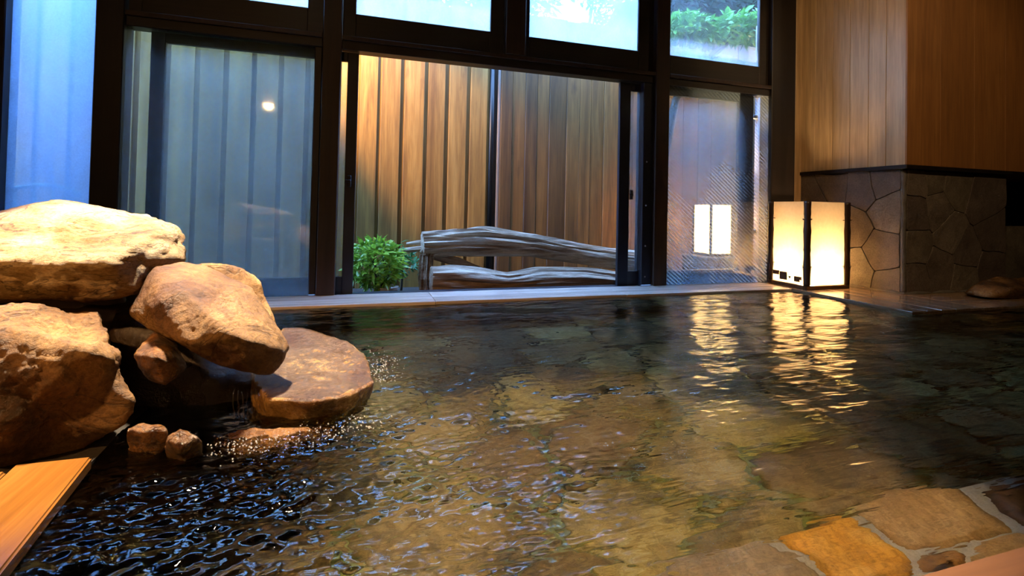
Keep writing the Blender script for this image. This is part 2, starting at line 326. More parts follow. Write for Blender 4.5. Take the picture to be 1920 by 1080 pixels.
M['glass_transom_white'] = misted_glass('white_misted_transom_glass', 0.35, 0.72, z0=2.17, z1=2.5)

def emitter(name, col, strength):
    m, nt, out = new_mat(name)
    e = N(nt, 'ShaderNodeEmission'); e.inputs[0].default_value = (*col, 1); e.inputs[1].default_value = strength
    m.cycles.emission_sampling = 'NONE'
    nt.links.new(e.outputs[0], out.inputs[0]); return m
M['bulb'] = emitter('glowing_bulb', (1.0, 0.62, 0.25), 60)
M['downlight'] = emitter('glowing_downlight', (1.0, 0.8, 0.55), 60)
def paper_mat():
    m, nt, out = new_mat('lantern_paper')
    n = noise_tex(nt, coords(nt), 30, 4)
    r = ramp(nt, [(0.3, (0.62, 0.54, 0.42)), (0.7, (0.68, 0.60, 0.48))]); nt.links.new(n, r.inputs[0])
    t = N(nt, 'ShaderNodeBsdfTranslucent'); d = N(nt, 'ShaderNodeBsdfDiffuse'); nt.links.new(r.outputs[0], t.inputs[0]); nt.links.new(r.outputs[0], d.inputs[0])
    mx = N(nt, 'ShaderNodeMixShader'); mx.inputs[0].default_value = 0.2; nt.links.new(t.outputs[0], mx.inputs[1]); nt.links.new(d.outputs[0], mx.inputs[2])
    nt.links.new(mx.outputs[0], out.inputs[0]); return m
M['paper'] = paper_mat()

def water_mat():
    m, nt, out = new_mat('bath_water')
    co = coords(nt, (0.22, 1.5, 1), False); n1 = noise_tex(nt, co, 13, 1, 0.5, 0.2); n2 = noise_tex(nt, co, 42, 1, 0.5, 0.2)
    b1 = bump(nt, n1, 0.5, 0.010); b2 = bump(nt, n2, 0.42, 0.004, b1)
    fr = N(nt, 'ShaderNodeFresnel'); fr.inputs[0].default_value = 1.33; nt.links.new(b2, fr.inputs['Normal'])
    tr = N(nt, 'ShaderNodeBsdfRefraction'); tr.inputs[0].default_value = (0.98, 0.99, 0.98, 1); tr.inputs['Roughness'].default_value = 0.0; tr.inputs['IOR'].default_value = 1.33; nt.links.new(b2, tr.inputs['Normal'])
    gl = N(nt, 'ShaderNodeBsdfGlossy'); gl.inputs['Roughness'].default_value = 0.015; nt.links.new(b2, gl.inputs['Normal'])
    mx = N(nt, 'ShaderNodeMixShader'); nt.links.new(fr.outputs[0], mx.inputs[0]); nt.links.new(tr.outputs[0], mx.inputs[1]); nt.links.new(gl.outputs[0], mx.inputs[2])
    nt.links.new(mx.outputs[0], out.inputs[0])
    va = N(nt, 'ShaderNodeVolumeAbsorption'); va.inputs[0].default_value = (0.80, 0.85, 0.68, 1); va.inputs[1].default_value = 1.2
    nt.links.new(va.outputs[0], out.inputs['Volume'])
    return m
M['water'] = water_mat()

# ------------------------------------------------------------------ dimensions
YW = 3.954            # inner face of the window wall
ZL = 0.02             # ledge top; the water stands at 0
XL, XR = -3.2, 8.0
YB = -6.0
PX0, PY0, PY1 = -0.66, 0.646, 3.555   # pool edges: left, near, far
FLOORZ = -0.58
ZH0, ZH1 = 1.88, 2.17  # header bottom, transom glass bottom

# ------------------------------------------------------------------ room shell
def struct(o, label, cat):
    return tag(o, label, cat, None, 'structure')
struct(box('ceiling', (XL-0.1, YB-0.1, CEIL), (XR+0.1, YW+0.16, CEIL+0.1), M['ceiling']), 'brown boarded ceiling over the bath room', 'ceiling')
struct(box('wall_left', (XL-0.1, YB, -0.6), (XL, YW+0.1, CEIL), M['dark_wall']), 'dark boarded wall on the left of the room', 'wall')
struct(box('wall_rear', (XL, YB-0.1, -0.6), (XR, YB, CEIL), M['dark_wall']), 'dark boarded wall behind the viewer', 'wall')
struct(box('wall_far_right', (XR, YB, -0.6), (XR+0.1, YW+0.4, CEIL), M['dark_wall']), 'dark boarded wall at the far right end', 'wall')
struct(box('floor_near', (XL, YB, -0.6), (XR, 0.46, 0.0), M['slate_floor']), 'dark slate floor on the viewer side of the bath', 'floor')
struct(box('floor_left', (XL, 0.46, -0.6), (PX0-0.32, YW-0.0, 0.0), M['slate_floor']), 'dark slate floor under the boulders on the left', 'floor')
struct(box('ceiling_corner', (4.215, YW+0.161, CEIL), (XR+0.1, 4.32, CEIL+0.1), M['ceiling']), 'brown boarded ceiling strip over the corner behind the lantern', 'ceiling')
# pool walls
struct(box('wall_pool_left', (PX0-0.32, 0.46, -0.6), (PX0, YW, 0.0), M['slate_floor']), 'submerged stone wall of the bath under the boulders', 'wall')
struct(box('wall_pool_far', (PX0, PY1+0.0, -0.6), (3.80, YW, -0.02), M['slate_floor']), 'submerged bath wall under the window ledge', 'wall')
struct(box('wall_pool_right', (3.81, 2.54, -0.6), (XR, YW+0.3, -0.02), M['slate_floor']), 'submerged bath wall under the lantern ledge', 'wall')
struct(box('wall_pool_near', (PX0, 0.46, -0.6), (XR, PY0, 0.0), M['slate_floor']), 'submerged bath wall under the near wooden rim', 'wall')

# ------------------------------------------------------------------ window wall
def post(name, x0, x1, z0, z1, mat, label, y0=YW-0.03, y1=YW+0.13):
    return struct(box(name, (x0, y0, z0), (x1, y1, z1), mat, None, 0.006), label, 'post')
post('trim_1', -2.40, -2.163, ZL, CEIL, M['frame'], 'black wooden post at the left picture edge')
post('trim_2', -1.693, -1.532, ZL, CEIL, M['frame'], 'black wooden post between tall blue pane and dim teal pane')
post('trim_3', -0.285, -0.150, ZL, CEIL, M['post'], 'brown wooden post left of the open doorway')
post('trim_4', 2.585, 2.731, ZL, CEIL, M['post'], 'brown wooden post right of the open doorway')
post('trim_5', 3.917, 4.215, ZL, CEIL, M['frame'], 'black wooden corner post behind the lantern')
# thinner jamb linings beside the posts
post('trim_6', -0.34, -0.287, ZL, ZH0, M['frame'], 'black jamb lining on the left side of the brown post', YW, YW+0.1)
post('trim_7', 2.475, 2.583, ZL, ZH0, M['alu'], 'grey metal jamb with screws right of the open doorway', YW+0.0, YW+0.12)
for i, (a, b) in enumerate(((-1.530, -0.287), (-0.148, 2.583), (2.733, 3.915))):
    h = struct(empty('trim_%d' % (8+i), ((a+b)/2, YW, ZH0)), ('black door header over the dim teal pane', 'black door header over the open doorway', 'black door header over the hatched pane')[i], 'header')
    box('header_beam', (a, YW-0.005, ZH0), (b, YW+0.11, ZH0+0.10), M['frame_h'], h, 0.004)
    box('header_moulding', (a, YW-0.028, ZH0+0.065), (b, YW-0.006, ZH0+0.10), M['post'], h, 0.004)
TZ = 2.90
struct(box('trim_11', (-1.530, YW-0.01, TZ+0.05), (3.915, YW+0.1, CEIL), M['frame_h']), 'black lintel beam above the transom windows', 'beam')
struct(box('trim_12', (1.137, YW-0.035, ZH0+0.102), (1.311, YW+0.10, TZ+0.05), M['post'], None, 0.005), 'brown mullion between the two transom windows over the doorway', 'mullion')

def window(name, x0, x1, gx0, gx1, z0, gz0, gz1, z1, y, mat_f, mat_g, label, th=0.04):
    w = struct(empty(name, ((x0+x1)/2, y, z0)), label, 'window')
    if gx0 > x0+0.004: box('stile', (x0, y, z0), (gx0, y+th, z1), mat_f, w, 0.003)
    if gx1 < x1-0.004: box('stile', (gx1, y, z0), (x1, y+th, z1), mat_f, w, 0.003)
    if gz0 > z0+0.004: box('bottom_rail', (gx0, y, z0), (gx1, y+th, gz0), mat_f, w, 0.003)
    if gz1 < z1-0.004: box('top_rail', (gx0, y, gz1), (gx1, y+th, z1), mat_f, w, 0.003)
    box('glass_pane', (gx0-0.002, y+th*0.5-0.003, gz0-0.002), (gx1+0.002, y+th*0.5+0.003, gz1+0.002), mat_g, w)
    return w
# transoms
zt0 = ZH0+0.102
window('window_1', -1.528, -0.287, -1.45, -0.398, zt0, ZH1, TZ, TZ+0.048, YW+0.02, M['frame_h'], M['glass_transom_mint'], 'bright transom window above the dim teal pane')
window('window_2', -0.148, 1.135, -0.053, 1.017, zt0, ZH1, TZ, TZ+0.048, YW+0.02, M['frame_h'], M['glass_transom_mint'], 'mint green transom window over the left half of the doorway')
window('window_3', 1.313, 2.583, 1.36, 2.42, zt0, ZH1, TZ, TZ+0.048, YW+0.02, M['frame_h'], M['glass_transom_white'], 'glaring white transom window over the right half of the doorway')
window('window_4', 2.733, 3.915, 2.762, 3.803, zt0, ZH1, TZ, TZ+0.048, YW+0.02, M['frame_h'], M['glass_transom'], 'transom window with green leaves above the hatched pane')
# fixed panes
window('window_5', -2.161, -1.695, -2.161, -1.695, ZL, ZL+0.05, CEIL-0.003, CEIL-0.003, YW+0.02, M['frame_h'], M['glass_left'], 'tall misted blue pane at the left picture edge')
window('window_8', XL+0.002, -2.402, XL+0.06, -2.402, ZL, ZL+0.05, CEIL-0.003, CEIL-0.003, YW+0.02, M['frame_h'], M['glass_left'], 'misted blue pane beyond the left picture edge beside the room wall')
window('window_6', -1.530, -0.342, -1.530, -0.342, ZL, ZL+0.002, ZH0-0.002, ZH0-0.002, YW+0.005, M['frame_h'], M['glass_door'], 'dim teal misted pane behind the boulders', 0.02)
window('window_7', 2.733, 3.915, 2.733, 3.915, ZL, ZL+0.002, ZH0-0.002, ZH0-0.002, YW+0.005, M['frame_h'], M['glass_right'], 'hatched misted pane mirroring the lantern', 0.02)
# sliding sashes pushed behind the fixed panes
YS = YW+0.055
def sash(name, pxl0, pxl1, pxr0, pxr1, label, latch_px):
    a, b, c, d = (at(px, 300, YS).x for px in (pxl0, pxl1, pxr0, pxr1))
    w = window(name, a, d, b, c, ZL-0.02, 0.145, ZH0-0.075, ZH0-0.004, YS, M['alu'], M['glass_sash'], label, 0.035)
    p = at(latch_px[0], latch_px[1], YS-0.01)
    box('latch', (p.x-0.014, YS-0.028, p.z-0.045), (p.x+0.014, YS-0.001, p.z+0.045), M['black'], w, 0.005)
    box('latch_lever', (p.x-0.03, YS-0.04, p.z-0.012), (p.x+0.012, YS-0.0285, p.z+0.012), M['black'], w, 0.004)
    return w
sash('door_1', 275, 303, 647, 668, 'sliding glass door slid open behind the dim teal pane', (655, 340))
sash('door_2', 1161, 1181, 1384, 1412, 'sliding glass door slid open behind the hatched pane', (1183, 365))
struct(box('trim_13', (-0.14, YW-0.002, -0.02), (2.47, YW+0.13, ZL-0.006), M['alu']), 'dark metal door track at the foot of the open doorway', 'door track')
# screw heads on the metal jamb
jamb = bpy.data.objects['trim_7']
for z in (0.10, 0.38, 0.75, 1.15):
    V, F = tube([(0, 0, 0), (0, -0.006, 0)], [0.008, 0.006], 8)
    o = mesh_from('screw_head', V, F, M['pipe'], jamb); o.location = Vector((2.515, YW-0.0005, z))-jamb.location

# ------------------------------------------------------------------ ledges
def planks(parent, x0, x1, y0, y1, n, along, mat, z0=-0.02, z1=ZL, cuts=()):
    gap = 0.003
    if along == 'x':
        xs = [x0]+list(cuts)+[x1]
        for i in range(n):
            a = y0+(y1-y0)*i/n; b = y0+(y1-y0)*(i+1)/n
            for k in range(len(xs)-1):
                box('plank', (xs[k]+gap/2, a+gap/2, z0), (xs[k+1]-gap/2, b-gap/2, z1-random.uniform(0, 0.002)), mat, parent, 0.003)
    else:
        for i in range(n):
            a = x0+(x1-x0)*i/n; b = x0+(x1-x0)*(i+1)/n
            box('plank', (a+gap/2, y0+gap/2, z0), (b-gap/2, y1-gap/2, z1-random.uniform(0, 0.002)), mat, parent, 0.003)
lg = struct(empty('trim_14', (1.6, 3.75, -0.02)), 'wet plank ledge along the foot of the windows', 'ledge')
planks(lg, -0.98, 3.80, PY1, YW-0.004, 4, 'x', M['ledge'], cuts=(0.55, 2.1))
lr = struct(empty('trim_15', (5.0, 3.0, -0.02)), 'wet plank ledge under the lantern and stone wall', 'ledge')
planks(lr, 3.802, 4.57, 2.53, YW-0.004, 5, 'y', M['ledge_y'])
planks(lr, 4.572, 7.9, 2.53, 3.115, 4, 'x', M['ledge_y'])
# near rim and left rim
rim = struct(empty('trim_16', (2.0, 0.57, 0)), 'pink tan wooden rim at the lower right picture corner', 'rim')
box('plank', (PX0-0.3, 0.46, 0.0), (2.2, PY0, 0.052), M['rim'], rim, 0.006)
box('plank', (2.203, 0.46, 0.0), (7.9, PY0, 0.052), M['rim'], rim, 0.006)
riml = struct(empty('trim_17', (-0.8, 1.1, 0)), 'wet orange wooden rim at the lower left picture corner', 'rim')
A = atz(173, 855, 0.035); B = atz(0, 1073, 0.035)
dx = (B.x-A.x)/(B.y-A.y)
def rim_plank(xoff0, xoff1, y_far):
    e0 = lambda y: A.x+dx*(y-A.y)
    y0, y1 = PY0+0.003, y_far
    V = [(e0(y0)+xoff0, y0, 0.001), (e0(y0)+xoff1, y0, 0.001), (e0(y1)+xoff1, y1, 0.001), (e0(y1)+xoff0, y1, 0.001)]
    V += [(x, y, 0.035) for x, y, z in V]
    c = Vector((-0.8, 1.1, 0))
    bm = bmesh.new(); vv = [bm.verts.new(Vector(v)-c) for v in V]
    for f in ((3, 2, 1, 0), (4, 5, 6, 7), (0, 1, 5, 4), (1, 2, 6, 5), (2, 3, 7, 6), (3, 0, 4, 7)): bm.faces.new([vv[i] for i in f])
    bmesh.ops.bevel(bm, geom=bm.edges[:], offset=0.005, segments=2, affect='EDGES')
    bm_obj('plank', bm, M['rim_y'], riml)
rim_plank(-0.16, 0.0, A.y); rim_plank(-0.325, -0.163, A.y-0.03)

# ------------------------------------------------------------------ polygons of crazy paving
def clip(poly, nx, ny, d):
    out = []
    for i in range(len(poly)):
        a = poly[i]; b = poly[(i+1) % len(poly)]
        da = a[0]*nx+a[1]*ny-d; db = b[0]*nx+b[1]*ny-d
        if da <= 0: out.append(a)
        if (da < 0 < db) or (db < 0 < da):
            t = da/(da-db); out.append((a[0]+(b[0]-a[0])*t, a[1]+(b[1]-a[1])*t))
    return out
def voronoi(seeds, outline, gap):
    cells = []
    for i, s in enumerate(seeds):
        p = list(outline)
        for j, t in enumerate(seeds):
            if i == j: continue
            nx, ny = t[0]-s[0], t[1]-s[1]; L = math.hypot(nx, ny)
            if L > 1.6: continue
            nx /= L; ny /= L
            p = clip(p, nx, ny, (s[0]+t[0])/2*nx+(s[1]+t[1])/2*ny-gap/2)
            if len(p) < 3: break
        cells.append(p if len(p) >= 3 else None)
    return cells
def roughen(poly, step, amp, seed, rounding=0.25):
    # chamfer the corners, subdivide, jitter
    q = []
    n = len(poly)
    for i in range(n):
        a = Vector(poly[i-1]); b = Vector(poly[i]); c = Vector(poly[(i+1) % n])
        if (a-b).length < 0.015: continue
        ra = min(rounding*(a-b).length, 0.035); rc = min(rounding*(c-b).length, 0.035)
        if (a-b).length > 0 and (c-b).length > 0:
            q.append(b+(a-b).normalized()*ra); q.append(b+(c-b).normalized()*rc)
    out = []
    for i in range(len(q)):
        a = q[i]; b = q[(i+1) % len(q)]; L = (b-a).length
        if L < 1e-4: continue
        k = max(1, int(round(L/step)))
        for t in range(k):
            p = a.lerp(b, t/k)
            o = noise.noise_vector(Vector((p.x*7, p.y*7, seed)))
            out.append(Vector((p.x+o.x*amp, p.y+o.y*amp)))
    return out
def slab_mesh(name, loop, thick, bev, mat, rough=0.004, seed=0):
    """stone slab: local z up, top at z=0, centred at the loop's mean"""
    c = sum(loop, Vector((0, 0)))/len(loop)
    n = len(loop); V = []; F = []
    for p in loop: V.append((p.x-c.x, p.y-c.y, -thick))
    for p in loop: V.append((p.x-c.x, p.y-c.y, -bev))
    for k, s in enumerate((None, 0.55)):
        for p in loop:
            d = p-c; L = d.length
            e = d*(max(0.1, 1-bev*1.3/L)) if s is None else d*s
            h = noise.noise(Vector((p.x*6+k, p.y*6, seed)))*rough
            V.append((e.x, e.y, h))
    V.append((0, 0, noise.noise(Vector((c.x*6, c.y*6, seed)))*rough))
    for r in range(3):
        for i in range(n):
            F.append((r*n+i, r*n+(i+1) % n, (r+1)*n+(i+1) % n, (r+1)*n+i))
    for i in range(n): F.append((3*n+i, 3*n+(i+1) % n, 4*n))
    me = bpy.data.meshes.new(name); me.from_pydata(V, [], F); me.update(); me.materials.append(mat)
    me.polygons.foreach_set('use_smooth', [True]*len(me.polygons))
    return me, c

# pool floor
fl = struct(box('floor', (PX0, PY0, FLOORZ-0.10), (XR, PY1+0.005, FLOORZ-0.018), M['floor_mortar']), 'submerged crazy paved floor of the bath', 'floor')
outline = [(PX0+0.01, PY0+0.01), (XR-1.2, PY0+0.01), (XR-1.2, PY1), (PX0+0.01, PY1)]
seeds = []
rr = random.Random(11)
yy = PY0+0.1
while yy < PY1+0.1:
    xx = PX0+rr.uniform(0, 0.3)
    while xx < XR-1.1:
        seeds.append((xx+rr.uniform(-0.14, 0.14), yy+rr.uniform(-0.14, 0.14))); xx += rr.uniform(0.30, 0.62)
    yy += 0.36
for i, cell in enumerate(voronoi(seeds, outline, 0.028)):
    if not cell: continue
    lp = roughen(cell, 0.11, 0.022, 3.1, 0.12)
    if len(lp) < 5: continue
    me, c = slab_mesh('paving_stone', lp, 0.03, 0.012, M['pool_stone'], 0.012, 5)
    o = link('paving_stone', me, fl); o.location = Vector((c.x, c.y, FLOORZ+rr.uniform(-0.006, 0.008)))-fl.location

# underwater step along the near rim
STZ = -0.17
st = struct(box('floor_step', (0.55, PY0+0.002, FLOORZ-0.017), (6.8, 0.97, STZ-0.022), M['pool_mortar']), 'submerged stone step along the near rim', 'step')
steps = [
 ('step_grey', [(1150, 1130), (1190, 1082), (1290, 1040), (1395, 1008), (1440, 1012), (1500, 1040), (1530, 1062), (1545, 1090), (1500, 1140), (1280, 1160)]),
 ('step_orange', [(1445, 998), (1500, 972), (1565, 960), (1606, 968), (1650, 1000), (1700, 1030), (1718, 1056), (1700, 1090), (1640, 1110), (1570, 1100), (1540, 1052), (1490, 1022)]),
 ('step_tan', [(1608, 950), (1680, 917), (1742, 906), (1800, 914), (1838, 945), (1905, 985), (1855, 990), (1795, 1014), (1745, 1023), (1712, 1024), (1640, 985)]),
 ('step_brown', [(1722, 1036), (1792, 1025), (1818, 1042), (1800, 1070), (1735, 1072)]),
 ('step_dark', [(1832, 922), (1870, 902), (1930, 892), (2010, 920), (2010, 985), (1930, 985)]),
 ('step_tan', [(1828, 1036), (1850, 1000), (1925, 992), (2010, 1000), (2010, 1080), (1830, 1080)]),
 ('step_grey', [(1945, 885), (2060, 860), (2150, 890), (2120, 960), (2020, 980), (2018, 915)]),
]
for i, (mk, px) in enumerate(steps):
    pl_ = [atr(x, y, STZ) for x, y in px]
    poly = [(p.x, max(p.y, PY0+0.006)) for p in pl_]
    if sum(poly[k][0]*poly[(k+1) % len(poly)][1]-poly[(k+1) % len(poly)][0]*poly[k][1] for k in range(len(poly))) < 0: poly = poly[::-1]
    me, c = slab_mesh('step_stone', roughen(poly, 0.05, 0.006, 2.0, 0.2), 0.06, 0.02, M[mk], 0.014, i)
    o = link('step_stone', me, st); o.location = Vector((c.x, c.y, STZ))-st.location

# ------------------------------------------------------------------ stone clad corner and boarded wall on the right
XS, YSC = 4.567, 3.112
CAPZ = 1.118
core = struct(box('wall_right', (XS+0.03, YSC+0.03, 0.0), (5.93, 4.30, CAPZ), M['mortar']), 'stone clad lower wall behind the lantern', 'wall')
def clad(seeds, outline, place, gap, seed):
    for cell in voronoi(seeds, outline, gap):
        if not cell: continue
        lp = roughen(cell, 0.07, 0.020, seed, 0.04)
        if len(lp) < 5: continue
        me, c = slab_mesh('cladding_stone', lp, 0.034, 0.002, M['clad'], 0.002, seed)
        me.polygons.foreach_set('use_smooth', [False]*len(me.polygons))
        o = link('cladding_stone', me, core); place(o, c)
def place_left(o, c):   # local x = -Y, y = Z, z = -X
    o.matrix_local = Matrix.Translation(-core.location) @ Matrix(((0, 0, -1, XS+rr.uniform(-0.004, 0.004)), (-1, 0, 0, -c.x), (0, 1, 0, c.y), (0, 0, 0, 1)))
def place_front(o, c):  # local x = X, y = Z, z = -Y
    o.matrix_local = Matrix.Translation(-core.location) @ Matrix(((1, 0, 0, c.x), (0, 0, -1, YSC+rr.uniform(-0.004, 0.004)), (0, 1, 0, c.y), (0, 0, 0, 1)))
sl = [(-4.05, .85), (-3.95, .35), (-3.78, 1.0), (-3.50, .98), (-3.62, .58), (-3.57, .18), (-3.30, 1.02), (-3.20, .76), (-3.27, .36), (-3.20, .10), (-3.83, .65), (-3.80, .10)]
clad(sl, [(-4.22, 0.022), (-YSC-0.035, 0.022), (-YSC-0.035, CAPZ-0.003), (-4.22, CAPZ-0.003)], place_left, 0.006, 8.0)
sf = [(4.72, .74), (4.75, 1.02), (4.72, .42), (4.72, .15), (5.00, .78), (5.16, .55), (5.02, .22), (5.22, .98), (5.40, .38), (5.36, .12), (5.60, .85), (5.72, .55), (5.70, .22), (4.96, 1.04)]
clad(sf, [(XS+0.04, 0.022), (5.93, 0.022), (5.93, CAPZ-0.003), (XS+0.04, CAPZ-0.003)], place_front, 0.006, 9.0)
# rough mortar arris on the corner
V, F = tube([(0, 0, z+0.02) for z in np.linspace(0, CAPZ-0.03, 26)], [0.022+0.006*math.sin(3.1*k)*math.cos(1.7*k) for k in range(26)], 8)
o = mesh_from('mortar_arris', V, F, M['mortar'], core, True); o.location = Vector((XS+0.024, YSC+0.024, 0))-core.location
# mortar fillet along the foot of the wall
V, F = tube([(5.9-k*0.11, YSC+0.005+0.006*math.sin(2.3*k), 0.022) for k in range(13)]+[(XS+0.01, YSC+0.0+k*0.1, 0.022) for k in range(9)], [0.018+0.007*math.sin(1.9*k) for k in range(22)], 8)
o = mesh_from('mortar_fillet', V, F, M['mortar'], core, True); o.location = -core.location
struct(box('trim_18', (XS-0.03, YSC-0.04, CAPZ), (5.95, 4.2, CAPZ+0.035), M['frame'], None, 0.004), 'dark wooden cap on the stone clad wall', 'cap')
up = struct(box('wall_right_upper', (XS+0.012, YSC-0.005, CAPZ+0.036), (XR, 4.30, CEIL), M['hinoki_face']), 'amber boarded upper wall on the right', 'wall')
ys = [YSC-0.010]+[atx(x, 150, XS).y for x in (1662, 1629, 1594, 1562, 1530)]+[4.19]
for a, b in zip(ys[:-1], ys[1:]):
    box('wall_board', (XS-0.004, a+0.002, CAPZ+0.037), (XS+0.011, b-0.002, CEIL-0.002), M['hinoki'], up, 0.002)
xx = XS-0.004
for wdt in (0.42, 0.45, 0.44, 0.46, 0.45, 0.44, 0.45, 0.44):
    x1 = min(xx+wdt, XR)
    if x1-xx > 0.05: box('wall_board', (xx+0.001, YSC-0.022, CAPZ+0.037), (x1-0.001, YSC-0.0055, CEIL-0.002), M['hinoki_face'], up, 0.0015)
    xx = x1
# recess beyond the stone block
struct(box('wall_recess', (5.95, 4.0, 0.0), (XR, 4.30, CAPZ+0.036), M['dark_wall']), 'dark recess right of the stone clad wall', 'wall')
rb = struct(box('wall_recess_plinth', (5.95, 3.55, 0.0), (XR, 3.999, 0.62), M['clad']), 'low stone plinth in the dark recess', 'plinth')
# corner between window wall and boarded wall
struct(box('trim_19', (4.217, 4.22, ZL), (4.50, 4.30, CEIL), M['frame']), 'black filler board in the corner behind the lantern', 'board')
struct(box('trim_20', (at(1487, 200, 4.195).x, 4.16, ZL), (XS-0.006, 4.217, CEIL), M['hinoki'], None, 0.006), 'yellow wooden corner batten beside the boarded wall', 'batten')
struct(box('floor_corner', (3.80, YW, -0.6), (4.60, 4.30, 0.015), M['slate_floor']), 'dark stone floor in the corner behind the lantern', 'floor')
struct(box('wall_corner_return', (4.217, YW+0.13, ZL), (4.235, 4.219, CEIL), M['frame']), 'black return board in the corner behind the lantern', 'board')

# ------------------------------------------------------------------ water
def build_water():
    x0, x1, y0, y1 = PX0+0.001, 6.8, PY0+0.001, PY1-0.001
    nx, ny = 760, 420
    # finer towards the viewer
    ty = np.linspace(0, 1, ny); ys_ = y0+(y1-y0)*(0.60*ty+0.40*ty**2)
    tx = np.linspace(0, 1, nx); xs_ = x0+(x1-x0)*(0.45*tx+0.55*tx**2)
    X, Y = np.meshgrid(xs_, ys_)
    rng = np.random.RandomState(4)
    h = np.zeros_like(X)
    sx_, sy_ = 0.02, 1.86
    R = np.hypot(X-sx_, Y-sy_)
    near = np.exp(-(R/1.05)**2)+0.7*np.exp(-(np.hypot(X+0.3, Y-1.1)/0.6)**2)
    for k in range(60):
        lam = 0.05*(9.0**rng.rand()); ang = math.pi/2+rng.normal(0, 0.55); kk = 2*math.pi/lam
        a = 0.011*lam/ (2*math.pi) * rng.uniform(0.5, 1.6)
        ph = rng.rand()*6.28
        h += a*(0.9+0.5*near)*np.sin(kk*(math.cos(ang)*X+math.sin(ang)*Y)+ph+0.6*np.sin(2.1*X+1.7*Y+ph))
    for k in range(46):
        lam = 0.018*(3.4**rng.rand()); ang = math.pi/2+rng.normal(0, 0.9); kk = 2*math.pi/lam
        a = 0.038*lam/(2*math.pi)*rng.uniform(0.4, 1.5); ph = rng.rand()*6.28
        h += a*near*np.sin(kk*(math.cos(ang)*X+math.sin(ang)*Y)+ph)
    for lam, a in ((0.21, 0.0014), (0.13, 0.0012), (0.085, 0.0008)):
        h += a*np.sin(2*math.pi*R/lam+0.8*np.sin(3*X)+0.5*np.sin(4.3*Y))*np.exp(-R/0.9)
    jx = int(np.argmin(abs(xs_-3.80))); jy = int(np.argmin(abs(ys_-2.535)))
    X[:, jx] = 3.80; Y[jy, :] = 2.529
    V = np.stack([X, Y, h], -1).reshape(-1, 3)
    idx = np.arange(nx*ny).reshape(ny, nx)
    keep = np.ones((ny-1, nx-1), bool); keep[jy:, jx:] = False
    q = np.stack([idx[:-1, :-1], idx[:-1, 1:], idx[1:, 1:], idx[1:, :-1]], -1)[keep].reshape(-1, 4).tolist()
    nq = len(q)
    verts = V.tolist(); zb = FLOORZ-0.012
    edge = list(idx[0, :])+list(idx[1:jy+1, -1])+list(idx[jy, -2:jx-1:-1])+list(idx[jy+1:, jx])+list(idx[-1, jx-1::-1])+list(idx[-2:0:-1, 0])
    base = len(verts); n = len(edge)
    for e in edge: verts.append([V[e][0], V[e][1], zb])
    for i in range(n): q.append([int(edge[(i+1) % n]), int(edge[i]), base+i, base+(i+1) % n])
    q.append([base+i for i in range(n)][::-1])
    me = bpy.data.meshes.new('bath_water'); me.from_pydata(verts, [], q); me.update(); me.materials.append(M['water'])
    me.polygons.foreach_set('use_smooth', [True]*nq+[False]*(n+1))
    return tag(link('bath_water', me), 'clear rippling hot spring water filling the stone bath', 'water', None, 'stuff')
build_water()

# ------------------------------------------------------------------ boulders
def hull_planes(pts):
    bm = bmesh.new()
    for p in pts: bm.verts.new(p)
    r = bmesh.ops.convex_hull(bm, input=bm.verts[:])
    bmesh.ops.recalc_face_normals(bm, faces=bm.faces[:])
    out = [(f.normal.copy(), f.normal.dot(f.verts[0].co)) for f in bm.faces if f.calc_area() > 1e-7]
    bm.free(); return out
def rock(name, pts, mat, seed, label, sub=6, p=20, amp=0.018, freq=5.0, strata=(1, 1, 1), group='boulders piled at the corner of the bath', parent=None, cat='rock'):
    pts = [Vector(q) for q in pts]
    c = sum(pts, Vector((0, 0, 0)))/len(pts)
    planes = hull_planes([q-c for q in pts])
    NN = np.array([tuple(n) for n, d in planes]); DD = np.array([max(d, 0.004) for n, d in planes])
    bm = bmesh.new(); bmesh.ops.create_icosphere(bm, subdivisions=sub, radius=1.0)
    D = np.array([tuple(v.co) for v in bm.verts])
    D /= np.linalg.norm(D, axis=1)[:, None]
    t = np.clip((D@NN.T)/DD, 0, None)
    mx = t.max(axis=1)
    r = 1.0/(mx*((t/mx[:, None])**p).sum(axis=1)**(1.0/p))
    r *= 1.015
    S = Vector((seed*3.7, seed*1.3, seed*7.1))
    st_ = Vector(strata)
    for i, v in enumerate(bm.verts):
        q = Vector(D[i])*float(r[i])
        w_ = Vector((q.x*st_.x, q.y*st_.y, q.z*st_.z))*freq+S
        a = noise.fractal(w_, 0.7, 2.1, 8)*amp
        b = (noise.ridged_multi_fractal(w_*0.8+S, 1.0, 2.0, 4, 1.0, 2.0)-1.1)*amp*0.35
        lump = noise.noise(q*3.0+S)*amp*0.9
        v.co = q*(1+ (a-b+lump)/max(q.length, 0.05))
    o = bm_obj(name, bm, mat, parent, True); o.location = c
    if parent is None: tag(o, label, cat, group)
    return o
def PP(*lst): return [at(x, y, Y) for x, y, Y in lst]
def ZZ(*lst): return [atz(x, y, z) for x, y, z in lst]
rock('boulder', PP((-190, 430, 2.45), (-190, 560, 2.3), (0, 424, 2.36), (48, 392, 2.42), (128, 370, 2.44), (240, 388, 2.42), (322, 424, 2.36), (345, 438, 2.28), (346, 488, 2.18), (338, 500, 2.14), (300, 540, 2.05), (-180, 480, 1.92),
     (0, 490, 1.90), (100, 494, 1.87), (195, 490, 1.87), (268, 455, 1.98), (-180, 565, 1.98), (0, 552, 1.95), (130, 566, 1.96), (200, 560, 1.95), (272, 548, 1.98), (318, 512, 2.10), (100, 566, 2.5), (300, 530, 2.4), (335, 480, 2.4)),
     M['rock_pale'], 1, 'large pale flat boulder on top of the pile', amp=0.024, strata=(1, 1, 2.4), p=34)
